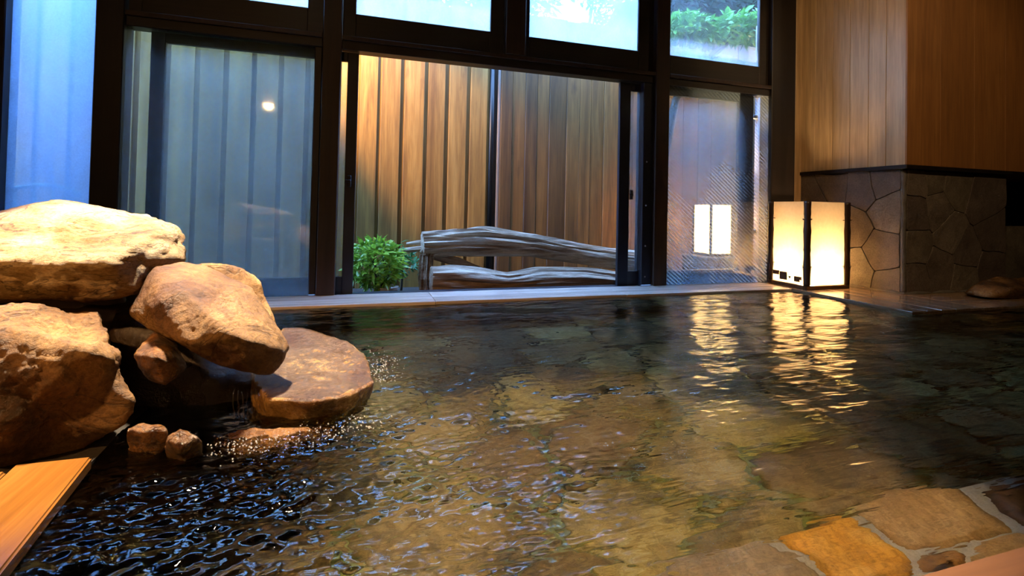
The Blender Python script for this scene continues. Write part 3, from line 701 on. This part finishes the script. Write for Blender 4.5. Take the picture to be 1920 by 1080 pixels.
rock('boulder', PP((244, 590, 1.95), (290, 500, 2.02), (345, 486, 2.10), (420, 510, 2.10), (472, 530, 2.05), (502, 590, 1.98), (543, 648, 1.88), (530, 690, 1.82), (505, 708, 1.80), (400, 692, 1.76), (345, 642, 1.72),
     (300, 560, 1.80), (340, 545, 1.80), (430, 628, 1.70), (530, 655, 1.80), (420, 600, 2.15), (300, 600, 2.05)),
     M['rock'], 2, 'smooth tan boulder leaning under the pale flat boulder', amp=0.015, p=34)
rock('boulder', PP((370, 490, 2.30), (440, 496, 2.28), (478, 516, 2.25), (503, 560, 2.22), (521, 612, 2.15), (500, 640, 2.15), (400, 620, 2.2), (360, 560, 2.3), (420, 540, 2.5), (480, 600, 2.45)),
     M['rock'], 3, 'ochre boulder half hidden behind the smooth tan boulder', 5, amp=0.014, p=30)
rock('boulder', PP((-220, 600, 1.75), (-220, 900, 1.62), (0, 590, 1.70), (70, 576, 1.76), (200, 570, 1.86), (228, 582, 1.84), (238, 650, 1.75), (260, 752, 1.68), (216, 815, 1.66), (130, 868, 1.67), (40, 888, 1.66), (-100, 905, 1.66),
     (90, 700, 1.62), (170, 650, 1.66), (0, 620, 1.64), (60, 830, 1.60), (-100, 700, 1.60), (0, 640, 2.05), (200, 640, 2.1), (220, 800, 2.05), (-200, 800, 2.1)),
     M['rock'], 4, 'big orange brown boulder at the left picture edge', amp=0.034, p=30, freq=4.5)
rock('boulder', ZZ((470, 700, .10), (530, 612, .13), (580, 614, .14), (640, 630, .13), (690, 655, .11), (698, 688, .09), (709, 712, .075), (640, 738, .075), (580, 752, .075), (500, 746, .08),
     (690, 738, .03), (645, 768, .02), (580, 780, .015), (510, 766, .02))+
     [Vector((-0.30, 2.25, FLOORZ)), Vector((-0.10, 2.2, FLOORZ)), Vector((-0.10, 2.1, FLOORZ)), Vector((-0.3, 2.1, FLOORZ))],
     M['rock_shelf'], 5, 'flat wet rust coloured rock jutting out over the water', amp=0.014, p=34)
rock('boulder', ZZ((395, 783, .055), (430, 792, .05), (500, 798, .03), (570, 780, .035), (655, 790, .012), (600, 818, .008), (500, 842, .004), (425, 842, .01), (400, 815, .03))+[Vector((-0.4, 1.85, FLOORZ)), Vector((-0.15, 1.85, FLOORZ)), Vector((-0.2, 1.7, FLOORZ)), Vector((-0.4, 1.7, FLOORZ))],
     M['rock_wet'], 6, 'low amber rock awash at the foot of the flat wet rock', 5, amp=0.016, p=9, freq=8)
rock('boulder', ZZ((302, 830, .045), (318, 808, .07), (350, 802, .085), (388, 818, .06), (388, 840, .02), (345, 866, -0.01), (308, 855, .0), (340, 832, .055))+[Vector((-0.50, 1.66, -0.12)), Vector((-0.43, 1.70, -0.12)), Vector((-0.44, 1.60, -0.12))],
     M['rock_wet'], 7, 'small round wet stone in the water near the orange boulder', 5, amp=0.014, freq=11, p=8)
rock('boulder', ZZ((230, 800, .08), (262, 784, .09), (312, 797, .075), (318, 818, .05), (270, 848, -0.01), (236, 842, .0))+[Vector((-0.62, 1.72, -0.12)), Vector((-0.54, 1.76, -0.12)), Vector((-0.56, 1.66, -0.12))],
     M['rock_wet'], 8, 'small flat wet stone beside the round wet stone', 5, amp=0.014, freq=11, p=8)
rock('boulder', PP((246, 665, 1.80), (290, 625, 1.86), (330, 640, 1.86), (348, 690, 1.80), (310, 720, 1.78), (265, 710, 1.78), (290, 670, 1.72), (310, 680, 2.0)),
     M['rock_wet'], 9, 'small angular rust stone wedged between the two boulders', 5, amp=0.012, freq=8, p=30)
# stones put in to fill the heap, gap shade put into their colour
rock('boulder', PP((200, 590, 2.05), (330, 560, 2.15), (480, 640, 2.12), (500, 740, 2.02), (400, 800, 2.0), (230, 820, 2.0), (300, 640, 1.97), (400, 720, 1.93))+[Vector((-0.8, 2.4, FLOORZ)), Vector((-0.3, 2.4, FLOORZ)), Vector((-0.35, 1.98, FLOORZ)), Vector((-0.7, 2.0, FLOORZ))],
     M['rock_shade'], 10, 'wet core stone coloured dark as shade in the gap of the pile', 5, amp=0.02)
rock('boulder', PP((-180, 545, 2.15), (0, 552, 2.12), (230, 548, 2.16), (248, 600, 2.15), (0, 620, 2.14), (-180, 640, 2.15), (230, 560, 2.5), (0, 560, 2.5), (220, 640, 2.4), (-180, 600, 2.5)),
     M['rock_shade'], 11, 'flat stone coloured dark as shade under the pale top boulder', 5, amp=0.018)
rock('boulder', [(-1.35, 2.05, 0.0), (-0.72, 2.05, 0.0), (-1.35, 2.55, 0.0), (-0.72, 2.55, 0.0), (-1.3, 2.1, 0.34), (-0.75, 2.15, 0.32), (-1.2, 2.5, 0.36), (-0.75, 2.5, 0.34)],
     M['rock_shade'], 12, 'base stone coloured dark as shade behind the big orange boulder', 5, amp=0.02)
rock('boulder', PP((1824, 546, 2.85), (1840, 526, 2.9), (1880, 518, 2.92), (1960, 520, 2.92), (2020, 535, 2.9), (2010, 562, 2.8), (1920, 565, 2.75), (1850, 558, 2.76), (1900, 540, 2.7))+[Vector((5.1, 3.0, ZL)), Vector((5.7, 3.0, ZL))],
     M['rock'], 13, 'low tan stone on the plank ledge at the right picture edge', 5, amp=0.012, group='stones on the ledge')

# thin cascade between the rocks, splash beads
def cascade():
    V = []; F = []
    for k in range(7):
        p0 = at(438+k*8, 735+random.uniform(-6, 6), 1.80); p1 = at(440+k*9, 792, 1.76)
        path = [p0.lerp(p1, t)+Vector((random.uniform(-.003, .003), -0.006*math.sin(t*3.14), 0)) for t in np.linspace(0, 1, 8)]
        v, f = tube(path, [0.0014+0.001*random.random() for _ in path], 6)
        F += [tuple(i+len(V) for i in q) for q in f]; V += v
    return V, F
def clear_water():
    m, nt, out = new_mat('trickling_water')
    p = N(nt, 'ShaderNodeBsdfGlossy'); p.inputs['Roughness'].default_value = 0.05
    t = N(nt, 'ShaderNodeBsdfTransparent'); fr = N(nt, 'ShaderNodeFresnel'); fr.inputs[0].default_value = 1.33
    ad = N(nt, 'ShaderNodeMath', operation='ADD'); ad.inputs[1].default_value = 0.12; nt.links.new(fr.outputs[0], ad.inputs[0])
    mx = N(nt, 'ShaderNodeMixShader'); nt.links.new(ad.outputs[0], mx.inputs[0]); nt.links.new(t.outputs[0], mx.inputs[1]); nt.links.new(p.outputs[0], mx.inputs[2])
    nt.links.new(mx.outputs[0], out.inputs[0]); return m
M['trickle'] = clear_water()
def foam_mat():
    m, nt, out = new_mat('splash_bubbles')
    n = noise_tex(nt, coords(nt), 60, 3)
    d = N(nt, 'ShaderNodeBsdfPrincipled'); setin(d, Roughness=0.08, Specular_IOR_Level=0.8, Alpha=0.35)
    r = ramp(nt, [(0.3, (0.55, 0.55, 0.55)), (0.7, (0.85, 0.85, 0.85))]); nt.links.new(n, r.inputs[0]); nt.links.new(r.outputs[0], d.inputs['Base Color'])
    nt.links.new(d.outputs[0], out.inputs[0]); return m
M['foam'] = foam_mat()
V, F = cascade()
tag(mesh_from('water_trickle', V, F, M['trickle'], None, True), 'thin trickle of water running off the flat wet rock', 'water', None, 'stuff')
def beads(n, gen, rad):
    bm = bmesh.new()
    for i in range(n):
        p, s = gen()
        r_ = rad*random.uniform(0.4, 1.3)*s
        bmesh.ops.create_icosphere(bm, subdivisions=1, radius=r_, matrix=Matrix.Translation(p))
    return bm
def gen_foam():
    if random.random() < 0.5:
        t = random.random(); px = 400+320*t+random.gauss(0, 14); py = 846-52*t+random.gauss(0, 12)
    else:
        px = random.gauss(715, 22); py = random.gauss(692, 16)
    p = atz(px, py, 0.0); p.z = random.uniform(0.0, 0.004)
    return p, 1.0
tag(bm_obj('splash_foam', beads(650, gen_foam, 0.0022), M['foam'], None, True), 'small splash bubbles around the wet rocks', 'foam', None, 'stuff')

# ------------------------------------------------------------------ lantern
LX0, LX1, LY0, LY1 = 3.90, 4.375, 3.49, 3.90
LZ0, LZ1 = ZL, 0.82
lan = tag(empty('floor_lantern', ((LX0+LX1)/2, (LY0+LY1)/2, LZ0)), 'glowing square paper lantern with bamboo corner posts on the ledge', 'lantern')
for a, b in (((LX0-0.02, LY0-0.02), (LX1+0.02, LY0+0.03)), ((LX0-0.02, LY1-0.03), (LX1+0.02, LY1+0.02)), ((LX0-0.02, LY0+0.031), (LX0+0.03, LY1-0.031)), ((LX1-0.03, LY0+0.031), (LX1+0.02, LY1-0.031))):
    box('base_rail', (a[0], a[1], LZ0), (b[0], b[1], LZ0+0.032), M['lantern_base'], lan, 0.004)
box('base_board', (LX0+0.03, LY0+0.03, LZ0+0.004), (LX1-0.03, LY1-0.03, LZ0+0.018), M['lantern_base'], lan)
nodes = (0.16, 0.33, 0.50, 0.66)
for cx, cy in ((LX0, LY0), (LX1, LY0), (LX0, LY1), (LX1, LY1)):
    path = []; rad = []
    z = 0.0
    for z in np.linspace(0, LZ1-LZ0-0.032, 34):
        d = min(abs(z-q) for q in nodes)
        path.append((0, 0, z)); rad.append(0.030+0.004*math.exp(-(d/0.015)**2)-0.002*math.cos(z*20))
    V, F = tube(path, rad, 12)
    po = mesh_from('corner_post', V, F, M['bamboo'], lan, True); po.location = Vector((cx, cy, LZ0+0.032))-lan.location
    for zz in (0.17, 0.60):
        V, F = tube([(-0.05, 0, zz), (0.05, 0, zz)], [0.004, 0.004], 6); mesh_from('tie', V, F, M['bamboo'], po)
        V, F = tube([(0, -0.05, zz+0.006), (0, 0.05, zz+0.006)], [0.004, 0.004], 6); mesh_from('tie', V, F, M['bamboo'], po)
t = 0.0015; e = 0.028
for a, b in (((LX0+e, LY0-t), (LX1-e, LY0+t)), ((LX0+e, LY1-t), (LX1-e, LY1+t)), ((LX0-t, LY0+e), (LX0+t, LY1-e)), ((LX1-t, LY0+e), (LX1+t, LY1-e))):
    box('paper_pane', (a[0], a[1], LZ0+0.034), (b[0], b[1], LZ1-0.002), M['paper'], lan)
lc = Vector(((LX0+LX1)/2, (LY0+LY1)/2, 0))
V, F = tube([(0, 0, 0), (0, 0, 0.05), (0, 0, 0.055), (0, 0, 0.09)], [0.045, 0.045, 0.024, 0.024], 12)
V = [Vector((v.x, v.y, v.z*0.8)) for v in V]
o = mesh_from('bulb_socket', V, F, M['black'], lan, False); o.location = Vector((lc.x, lc.y, LZ0+0.02))-lan.location
bm = bmesh.new(); bmesh.ops.create_uvsphere(bm, u_segments=16, v_segments=10, radius=0.03)
for v in bm.verts: v.co.z = v.co.z*1.25
o = bm_obj('light_bulb', bm, M['bulb'], lan, True); o.location = Vector((lc.x, lc.y, 0.17))-lan.location
pl_ = bpy.data.lights.new('lantern_light', 'POINT'); pl_.energy = 140; pl_.color = (1.0, 0.68, 0.36); pl_.shadow_soft_size = 0.055
po = bpy.data.objects.new('lantern_light', pl_); COL.objects.link(po); po.parent = lan; po.location = Vector((lc.x, lc.y, 0.17))-lan.location
# silhouette of the lamp base on the left pane, put in as flat pieces
xx = LX0-0.004
def silhouette(y0, y1, z0, z1):
    box('silhouette_piece', (xx-0.006, y0, z0), (xx, y1, z1), M['lantern_base'], lan, 0.001)
silhouette(3.79, 3.865, 0.115, 0.155); silhouette(3.70, 3.785, 0.075, 0.150); silhouette(3.56, 3.62, 0.075, 0.125); silhouette(3.54, 3.558, 0.095, 0.125)
V = [(xx, 3.655, 0.118), (xx, 3.685, 0.118), (xx, 3.67, 0.092), (xx-0.006, 3.655, 0.118), (xx-0.006, 3.685, 0.118), (xx-0.006, 3.67, 0.092)]
o = mesh_from('silhouette_piece', [Vector(v)-lan.location for v in V], [(0, 1, 2), (5, 4, 3), (0, 3, 4, 1), (1, 4, 5, 2), (2, 5, 3, 0)], M['black'], lan)

# ------------------------------------------------------------------ garden outside
def small_lantern():
    Yc = 4.62
    c0 = at(1333, 475, Yc-0.13); zb = c0.z; zt = at(1333, 384, Yc-0.13).z
    xa, xb = c0.x-0.03, c0.x+0.24; ya, yb = Yc-0.16, Yc+0.12
    ln = tag(empty('garden_lantern', ((xa+xb)/2, (ya+yb)/2, zb-0.03)), 'smaller paper lantern glowing outside behind the hatched pane', 'lantern')
    for x in (xa, xb):
        for y in (ya, yb): box('corner_post', (x-0.012, y-0.012, zb), (x+0.012, y+0.012, zt), M['bamboo'], ln, 0.002)
    box('base_board', (xa-0.02, ya-0.02, zb-0.03), (xb+0.02, yb+0.02, zb-0.001), M['lantern_base'], ln, 0.003)
    for a, b in (((xa+.012, ya-.0015), (xb-.012, ya+.0015)), ((xa+.012, yb-.0015), (xb-.012, yb+.0015)), ((xa-.0015, ya+.012), (xa+.0015, yb-.012)), ((xb-.0015, ya+.012), (xb+.0015, yb-.012))):
        box('paper_pane', (a[0], a[1], zb), (b[0], b[1], zt), M['paper'], ln)
    bm = bmesh.new(); bmesh.ops.create_uvsphere(bm, u_segments=16, v_segments=10, radius=0.028)
    o = bm_obj('light_bulb', bm, M['bulb'], ln, True); o.location = (0, 0, 0.03+(zt-zb)*0.45)
    l = bpy.data.lights.new('garden_lantern_light', 'POINT'); l.energy = 650; l.color = (1.0, 0.72, 0.42); l.shadow_soft_size = 0.055
    lo = bpy.data.objects.new('garden_lantern_light', l); COL.objects.link(lo); lo.parent = ln; lo.location = o.location
    ped = tag(box('lantern_plinth', (xa-0.10, ya-0.08, -0.14), (xb+0.12, yb+0.08, zb-0.031), M['clad'], None, 0.012), 'low stone plinth under the lantern outside', 'plinth')
small_lantern()
struct(box('floor_garden', (-7, YW+0.14, -0.25), (11, 9.0, -0.14), M['soil']), 'dark garden soil outside the windows', 'ground')
struct(box('wall_outer_foot', (XL, YW+0.131, -0.3), (4.6, YW+0.16, -0.03), M['frame']), 'dark foot of the outer wall below the windows', 'wall')
FY = 5.2; FZ0, FZ1 = -0.16, 2.86
fa = tag(empty('board_fence', (-1.0, FY, FZ0)), 'golden brown fence of overlapping upright boards left of the dark gap', 'fence')
box('backing_panel', (-6.0, FY+0.052, FZ0), (1.60, FY+0.075, FZ1-0.05), M['fence_back'], fa)
edges = [(672, 705), (712, 748), (756, 793), (800, 832), (840, 873), (880, 912)]
xs_ = [(at(a, 300, FY).x, at(b, 300, FY).x) for a, b in edges]
pitch = 0.236
x = xs_[0][0]
while x > -5.8:
    x -= pitch; xs_.append((x, x+0.19))
for a, b in xs_:
    box('fence_board', (a, FY+random.uniform(-0.004, 0.004), FZ0), (b, FY+0.024, FZ1+random.uniform(-0.01, 0.01)), M['fence'], fa, 0.003)
    box('cover_strip', (b-0.012, FY+0.0275, FZ0), (b+0.062, FY+0.05, FZ1-0.02), M['fence'], fa, 0.002)
fb = tag(empty('board_fence', (4.0, FY, FZ0)), 'reddish brown flush board fence right of the dark gap', 'fence')
cuts = [931, 936, 958, 983, 1005, 1028, 1060, 1084, 1105, 1130]
bx = [at(c, 300, FY).x for c in cuts]
while bx[-1] < 9.5: bx.append(bx[-1]+random.choice((0.15, 0.19, 0.22)))
for i, (a, b) in enumerate(zip(bx[:-1], bx[1:])):
    box('fence_board', (a+0.002, FY-0.02+random.choice((0, 0.006, 0.012)), FZ0), (b-0.002, FY+0.03, FZ1+random.uniform(-0.01, 0.01)), M['fence2'] if i else M['pale'], fb, 0.003)
pA = at(921, 300, FY).x
V, F = tube([(0, 0, 0), (0, 0, FZ1+0.1)], [0.030, 0.030], 12)
o = tag(mesh_from('fence_post', V, F, M['black'], None, True), 'black round post in the gap between the two fences', 'post'); o.location = (pA, FY+0.02, FZ0)

# driftwood
def log(name, path, radii, label, seed, n=44, m_=90, ridge=0.22, group='weathered driftwood logs', squash=0.8):
    P = [Vector(p) for p in path]
    L = len(P)-1
    pts = []; rads = []
    for i in range(m_):
        u = i/(m_-1)*L; k = min(int(u), L-1); f = u-k
        f2 = f*f*(3-2*f)
        pts.append(P[k].lerp(P[k+1], f)); rads.append(radii[k]*(1-f2)+radii[k+1]*f2)
    V = []; F = []
    for i, p in enumerate(pts):
        t_ = (pts[min(i+1, m_-1)]-pts[max(i-1, 0)]).normalized()
        a = Vector((0, 0, 1)); a = (a-t_*a.dot(t_)).normalized() if abs(t_.z) < 0.95 else Vector((0, 1, 0)); b = t_.cross(a)
        for k in range(n):
            th = 2*math.pi*k/n
            s = i/m_*4.0
            rg = noise.fractal(Vector((math.cos(th)*2.6+seed, math.sin(th)*2.6, s*0.55)), 1.0, 2.0, 4)*ridge+noise.noise(Vector((math.cos(th)*7, math.sin(th)*7+seed, s*1.2)))*ridge*0.45
            g_ = noise.noise(Vector((math.cos(th)*4.5+seed, math.sin(th)*4.5, s*0.28+seed))); rg -= max(0.0, g_-0.08)*ridge*2.2
            r_ = rads[i]*(1+rg)
            V.append(p+a*math.cos(th)*r_+b*math.sin(th)*r_*squash)
    for i in range(m_-1):
        for k in range(n): F.append((i*n+k, i*n+(k+1) % n, (i+1)*n+(k+1) % n, (i+1)*n+k))
    V.append(pts[0]-(pts[1]-pts[0]).normalized()*radii[0]*0.1); V.append(pts[-1])
    for k in range(n):
        F.append(((k+1) % n, k, n*m_)); F.append(((m_-1)*n+k, (m_-1)*n+(k+1) % n, n*m_+1))
    c = sum(pts, Vector((0, 0, 0)))/m_
    o = mesh_from(name, [v-c for v in V], F, M['drift'], None, False); o.location = c
    return tag(o, label, 'log', group)
log('driftwood_log', PP((792, 458, 4.55), (850, 455, 4.57), (905, 455, 4.58), (1000, 462, 4.6), (1080, 475, 4.6), (1160, 488, 4.6), (1240, 498, 4.6)), [0.105, 0.115, 0.13, 0.105, 0.10, 0.105, 0.10], 'long grey brown driftwood log lying on top', 3.0, ridge=0.30)
log('driftwood_log', PP((808, 524, 4.36), (850, 524, 4.37), (885, 527, 4.38), (950, 531, 4.38), (1010, 525, 4.38), (1090, 524, 4.38), (1160, 530, 4.38), (1250, 535, 4.38)), [0.115, 0.12, 0.12, 0.095, 0.12, 0.115, 0.10, 0.08], 'pale lavender driftwood log lying in front along the sill', 9.0, ridge=0.18)
log('driftwood_log', PP((800, 560, 4.55), (797, 520, 4.55), (800, 480, 4.55), (806, 466, 4.55)), [0.09, 0.08, 0.075, 0.07], 'short upright driftwood stump at the left end of the logs', 14.0, m_=26, ridge=0.2)
log('driftwood_log', PP((815, 480, 4.62), (860, 492, 4.60), (900, 508, 4.56), (940, 525, 4.52)), [0.035, 0.045, 0.04, 0.03], 'thin dark driftwood branch slanting between the two logs', 17.0, m_=30, n=14)
log('driftwood_log', PP((738, 474, 4.56), (765, 469, 4.58), (800, 466, 4.60)), [0.016, 0.024, 0.03], 'lower thin grey branch reaching towards the shrub', 21.0, m_=20, n=12)
log('driftwood_log', PP((762, 457, 4.62), (785, 455, 4.62), (805, 452, 4.62)), [0.012, 0.022, 0.026], 'upper thin grey branch stub at the end of the logs', 23.0, m_=16, n=12)

def leaves_mesh(name, gen, n, size, mat, parent, seed, aspect=0.42, droop=0.2):
    rg = random.Random(seed)
    V = []; F = []
    for i in range(n):
        c, nd = gen(rg)
        s = size*rg.uniform(0.6, 1.35)
        d = Vector((rg.gauss(0, 1), rg.gauss(0, 1), rg.gauss(0, 0.6)-droop))+nd*0.8
        d.normalize()
        up_ = Vector((rg.gauss(0, .6), rg.gauss(0, .6), 1)); side = d.cross(up_)
        if side.length < 1e-3: continue
        side.normalize(); nr = side.cross(d)
        b = len(V)
        a_ = s*aspect
        V += [c, c+d*s*0.22+side*a_*0.38+nr*s*0.05, c+d*s*0.25, c+d*s*0.22-side*a_*0.38+nr*s*0.05,
              c+d*s*0.62+side*a_*0.40+nr*s*0.03, c+d*s*0.65-nr*s*0.02, c+d*s*0.62-side*a_*0.40+nr*s*0.03, c+d*s-nr*s*0.10]
        F += [(b, b+1, b+2), (b, b+2, b+3), (b+1, b+4, b+5, b+2), (b+2, b+5, b+6, b+3), (b+4, b+7, b+5), (b+5, b+7, b+6)]
    o = mesh_from(name, V, F, mat, parent); o['kind'] = 'stuff'
    return o
# shrub in a pot
sp = at(706, 548, 4.42)
sh = tag(empty('potted_shrub', (sp.x, 4.42, -0.14)), 'small bright green leafy shrub in a pot beside the driftwood', 'shrub')
V, F = tube([(0, 0, 0), (0, 0, 0.08), (0, 0, 0.135), (0, 0, 0.142), (0, 0, 0.138), (0, 0, 0.11)], [0.075, 0.10, 0.112, 0.115, 0.103, 0.098], 24)
o = mesh_from('pot', V, F, M['pot'], sh, True); o.location = (0.07, -0.02, 0)
for k in range(6):
    a = k*1.05
    V, F = tube([(0.07, -0.02, 0.10), (0.04+0.06*math.cos(a), 0.06*math.sin(a), 0.25), (0.13*math.cos(a)-0.02, 0.13*math.sin(a), 0.38+0.03*k)], [0.008, 0.006, 0.003], 6)
    mesh_from('stem', V, F, M['bark'], sh)
def gen_shrub(rg):
    while True:
        d = Vector((rg.uniform(-1, 1), rg.uniform(-1, 1), rg.uniform(-1, 1)))
        if 0.25 < d.length < 1: break
    q = d.normalized()*(d.length**0.4)
    lob = 1+0.25*noise.noise(q*2.5+Vector((3, 1, 2)))
    return Vector((-0.01+q.x*0.215*lob, q.y*0.20*lob, 0.335+q.z*0.195*lob)), d
leaves_mesh('foliage', gen_shrub, 900, 0.085, M['leaf_shrub'], sh, 5, 0.4, 0.0)
pd = tag(empty('potted_plant', (at(752, 535, 4.75).x, 4.75, -0.14)), 'low dark blue green plant behind the bright shrub', 'plant')
def gen_low(rg):
    q = Vector((rg.gauss(0, .10), rg.gauss(0, .08), 0.30+rg.gauss(0, .07))); return q, Vector((q.x, q.y, .1))
leaves_mesh('foliage', gen_low, 220, 0.07, M['leaf_blue'], pd, 6, 0.35, 0.0)
V, F = tube([(0, 0, 0), (0.01, 0, 0.2), (0, 0, 0.32)], [0.012, 0.01, 0.006], 6); mesh_from('stem', V, F, M['bark'], pd)

# trees
def tree(name, base, blobs, n, size, mat, label, seed, trunk_r=0.07):
    tr = tag(empty(name, base), label, 'tree', 'trees in and beyond the garden')
    B = Vector(base)
    cz = sum((Vector(b[0]) for b in blobs), Vector((0, 0, 0)))/len(blobs)
    top = cz-B
    path = [Vector((0, 0, 0)), Vector((0.05, 0.02, top.z*0.4)), Vector((top.x*0.3, top.y*0.3, top.z*0.7)), top]
    V, F = tube(path, [trunk_r, trunk_r*0.85, trunk_r*0.6, trunk_r*0.3], 10); mesh_from('trunk', V, F, M['bark'], tr, True)
    for c, r in blobs:
        c = Vector(c)-B; m_ = path[2]
        V, F = tube([m_, m_.lerp(c, 0.5)+Vector((0, 0, 0.06)), c], [trunk_r*0.45, trunk_r*0.3, trunk_r*0.12], 7); mesh_from('branch', V, F, M['bark'], tr, True)
    vol = [r[0]*r[1]*r[2] for c, r in blobs]; tot = sum(vol)
    def gen(rg):
        x_ = rg.random()*tot
        for (c, r), v in zip(blobs, vol):
            x_ -= v
            if x_ <= 0: break
        while True:
            d = Vector((rg.uniform(-1, 1), rg.uniform(-1, 1), rg.uniform(-1, 1)))
            if d.length < 1: break
        q = d.normalized()*(d.length**0.45)
        lob = 1+0.35*noise.noise(q*2.2+Vector((seed, c[0], c[2])))
        return Vector(c)-B+Vector((q.x*r[0], q.y*r[1], q.z*r[2]))*lob, d
    leaves_mesh('foliage', gen, n, size, mat, tr, seed)
def blob(px, py, Y, rx, ry, rz): 
    p = at(px, py, Y); return ((p.x, p.y, p.z), (rx, ry, rz))
tree('garden_tree', (3.17, 4.78, -0.14), [blob(1300, 60, 4.75, 0.38, 0.18, 0.14), blob(1380, 55, 4.7, 0.30, 0.18, 0.15), blob(1405, 45, 4.75, 0.28, 0.2, 0.13), blob(1290, 45, 4.8, 0.3, 0.2, 0.10)], 1500, 0.10, M['leaf'],
     'leafy tree hanging over the fence behind the rightmost transom', 31)
tree('garden_tree', (6.2, 6.4, -0.14), [blob(1330, 0, 6.3, 1.2, 0.5, 0.7), blob(1420, -30, 6.3, 1.0, 0.5, 0.8), blob(1260, 10, 6.3, 0.8, 0.5, 0.7), blob(1300, 40, 6.2, 0.9, 0.4, 0.45), blob(1230, -80, 6.3, 0.8, 0.5, 0.5)], 15000, 0.17, M['leaf_shade'],
     'dense tree behind the fence at the right coloured dark as deep shade', 32, 0.1)
tree('garden_tree', (2.9, 6.8, -0.14), [blob(1165, 15, 6.6, 0.42, 0.4, 0.55), blob(1190, 60, 6.4, 0.3, 0.3, 0.35), blob(1120, -40, 6.7, 0.6, 0.4, 0.35)], 1700, 0.12, M['leaf_blue'],
     'hazy tree seen at the right side of the white transom', 33, 0.08)
tree('garden_tree', (1.7, 6.6, -0.14), [blob(1000, 20, 6.5, 0.32, 0.35, 0.42), blob(950, -20, 6.6, 0.5, 0.4, 0.4)], 1300, 0.12, M['leaf_blue'],
     'hazy tree seen at the left side of the white transom', 34, 0.08)
tree('garden_tree', (0.8, 6.2, -0.14), [blob(860, -12, 6.0, 0.55, 0.4, 0.30), blob(900, -2, 6.0, 0.4, 0.4, 0.2), blob(700, -90, 6.0, 0.8, 0.4, 0.3)], 2200, 0.12, M['leaf'],
     'bright green tree rising above the fence behind the mint transom', 35, 0.08)
tree('garden_tree', (-1.3, 6.6, -0.14), [blob(250, 20, 6.4, 0.9, 0.5, 0.7), blob(330, -60, 6.4, 0.9, 0.5, 0.6)], 1100, 0.13, M['leaf'],
     'tree behind the fence left of the golden boards', 36, 0.08)
# curved teal railing glimpsed through the tall pane
ra = tag(empty('curved_railing', (-2.3, 4.55, -0.14)), 'pale teal curved railing glimpsed through the tall blue pane', 'railing')
path = [at(px, py, 4.55) for px, py in ((-60, 385), (-20, 366), (20, 354), (60, 347), (100, 348), (138, 358), (150, 366))]
V, F = tube([p-Vector(ra.location) for p in path], [0.016]*len(path), 8); mesh_from('top_rail', V, F, M['teal'], ra, True)
for px, py in ((-40, 375), (-5, 362), (30, 352), (65, 347), (100, 348), (135, 357)):
    p = at(px, py, 4.55)-Vector(ra.location)
    V, F = tube([(p.x, p.y, 0), (p.x, p.y, p.z)], [0.009, 0.009], 6); mesh_from('baluster', V, F, M['teal'], ra, True)
# downpipe behind the hatched pane
dp = tag(empty('downpipe', (at(1424, 300, 4.35).x, 4.35, -0.14)), 'grey downpipe outside right of the hatched pane', 'pipe')
V, F = tube([(0, 0, 0), (0, 0, 2.9)], [0.05, 0.05], 14); mesh_from('pipe', V, F, M['pipe'], dp, True)
for z in (0.5, 1.75, 1.99):
    box('bracket', (dp.location.x-0.11, 4.33, z-0.02), (dp.location.x-0.045, 4.37, z+0.02), M['pot'], dp, 0.004)

# ------------------------------------------------------------------ ceiling downlights
for k, (p, a, wt, dg, cl) in LAMPS.items():
    lab = {'rock': 'round recessed downlight above the boulders', 'pool': 'round recessed downlight above the middle of the bath', 'behind': 'round recessed downlight far behind the viewer', 'left': 'round recessed downlight near the left wall', 'middle': 'added round recessed downlight brightening the boarded wall on the right', 'corner': 'round recessed downlight close to the amber boarded wall'}[k]
    d = tag(empty('ceiling_downlight', (p[0], p[1], CEIL)), lab, 'downlight', 'recessed ceiling downlights')
    V = []; F = []; n = 24
    for r_, z in ((0.062, -0.001), (0.075, -0.001), (0.075, -0.012), (0.058, -0.012)):
        for q in range(n): V.append((r_*math.cos(2*math.pi*q/n), r_*math.sin(2*math.pi*q/n), z))
    for r_ in range(4):
        for q in range(n): F.append((r_*n+q, r_*n+(q+1) % n, ((r_+1) % 4)*n+(q+1) % n, ((r_+1) % 4)*n+q))
    mesh_from('trim_ring', V, F, M['pot'], d)
    V, F = tube([(0, 0, -0.001), (0, 0, -0.006)], [0.056, 0.056], 20); mesh_from('lamp_disc', V, F, M['downlight'], d)

scene.cycles.max_bounces = 6
scene.cycles.transparent_max_bounces = 16
scene.cycles.sample_clamp_indirect = 20.0
scene.cycles.caustics_reflective = False
scene.cycles.caustics_refractive = True
scene.cycles.adaptive_threshold = 0.05
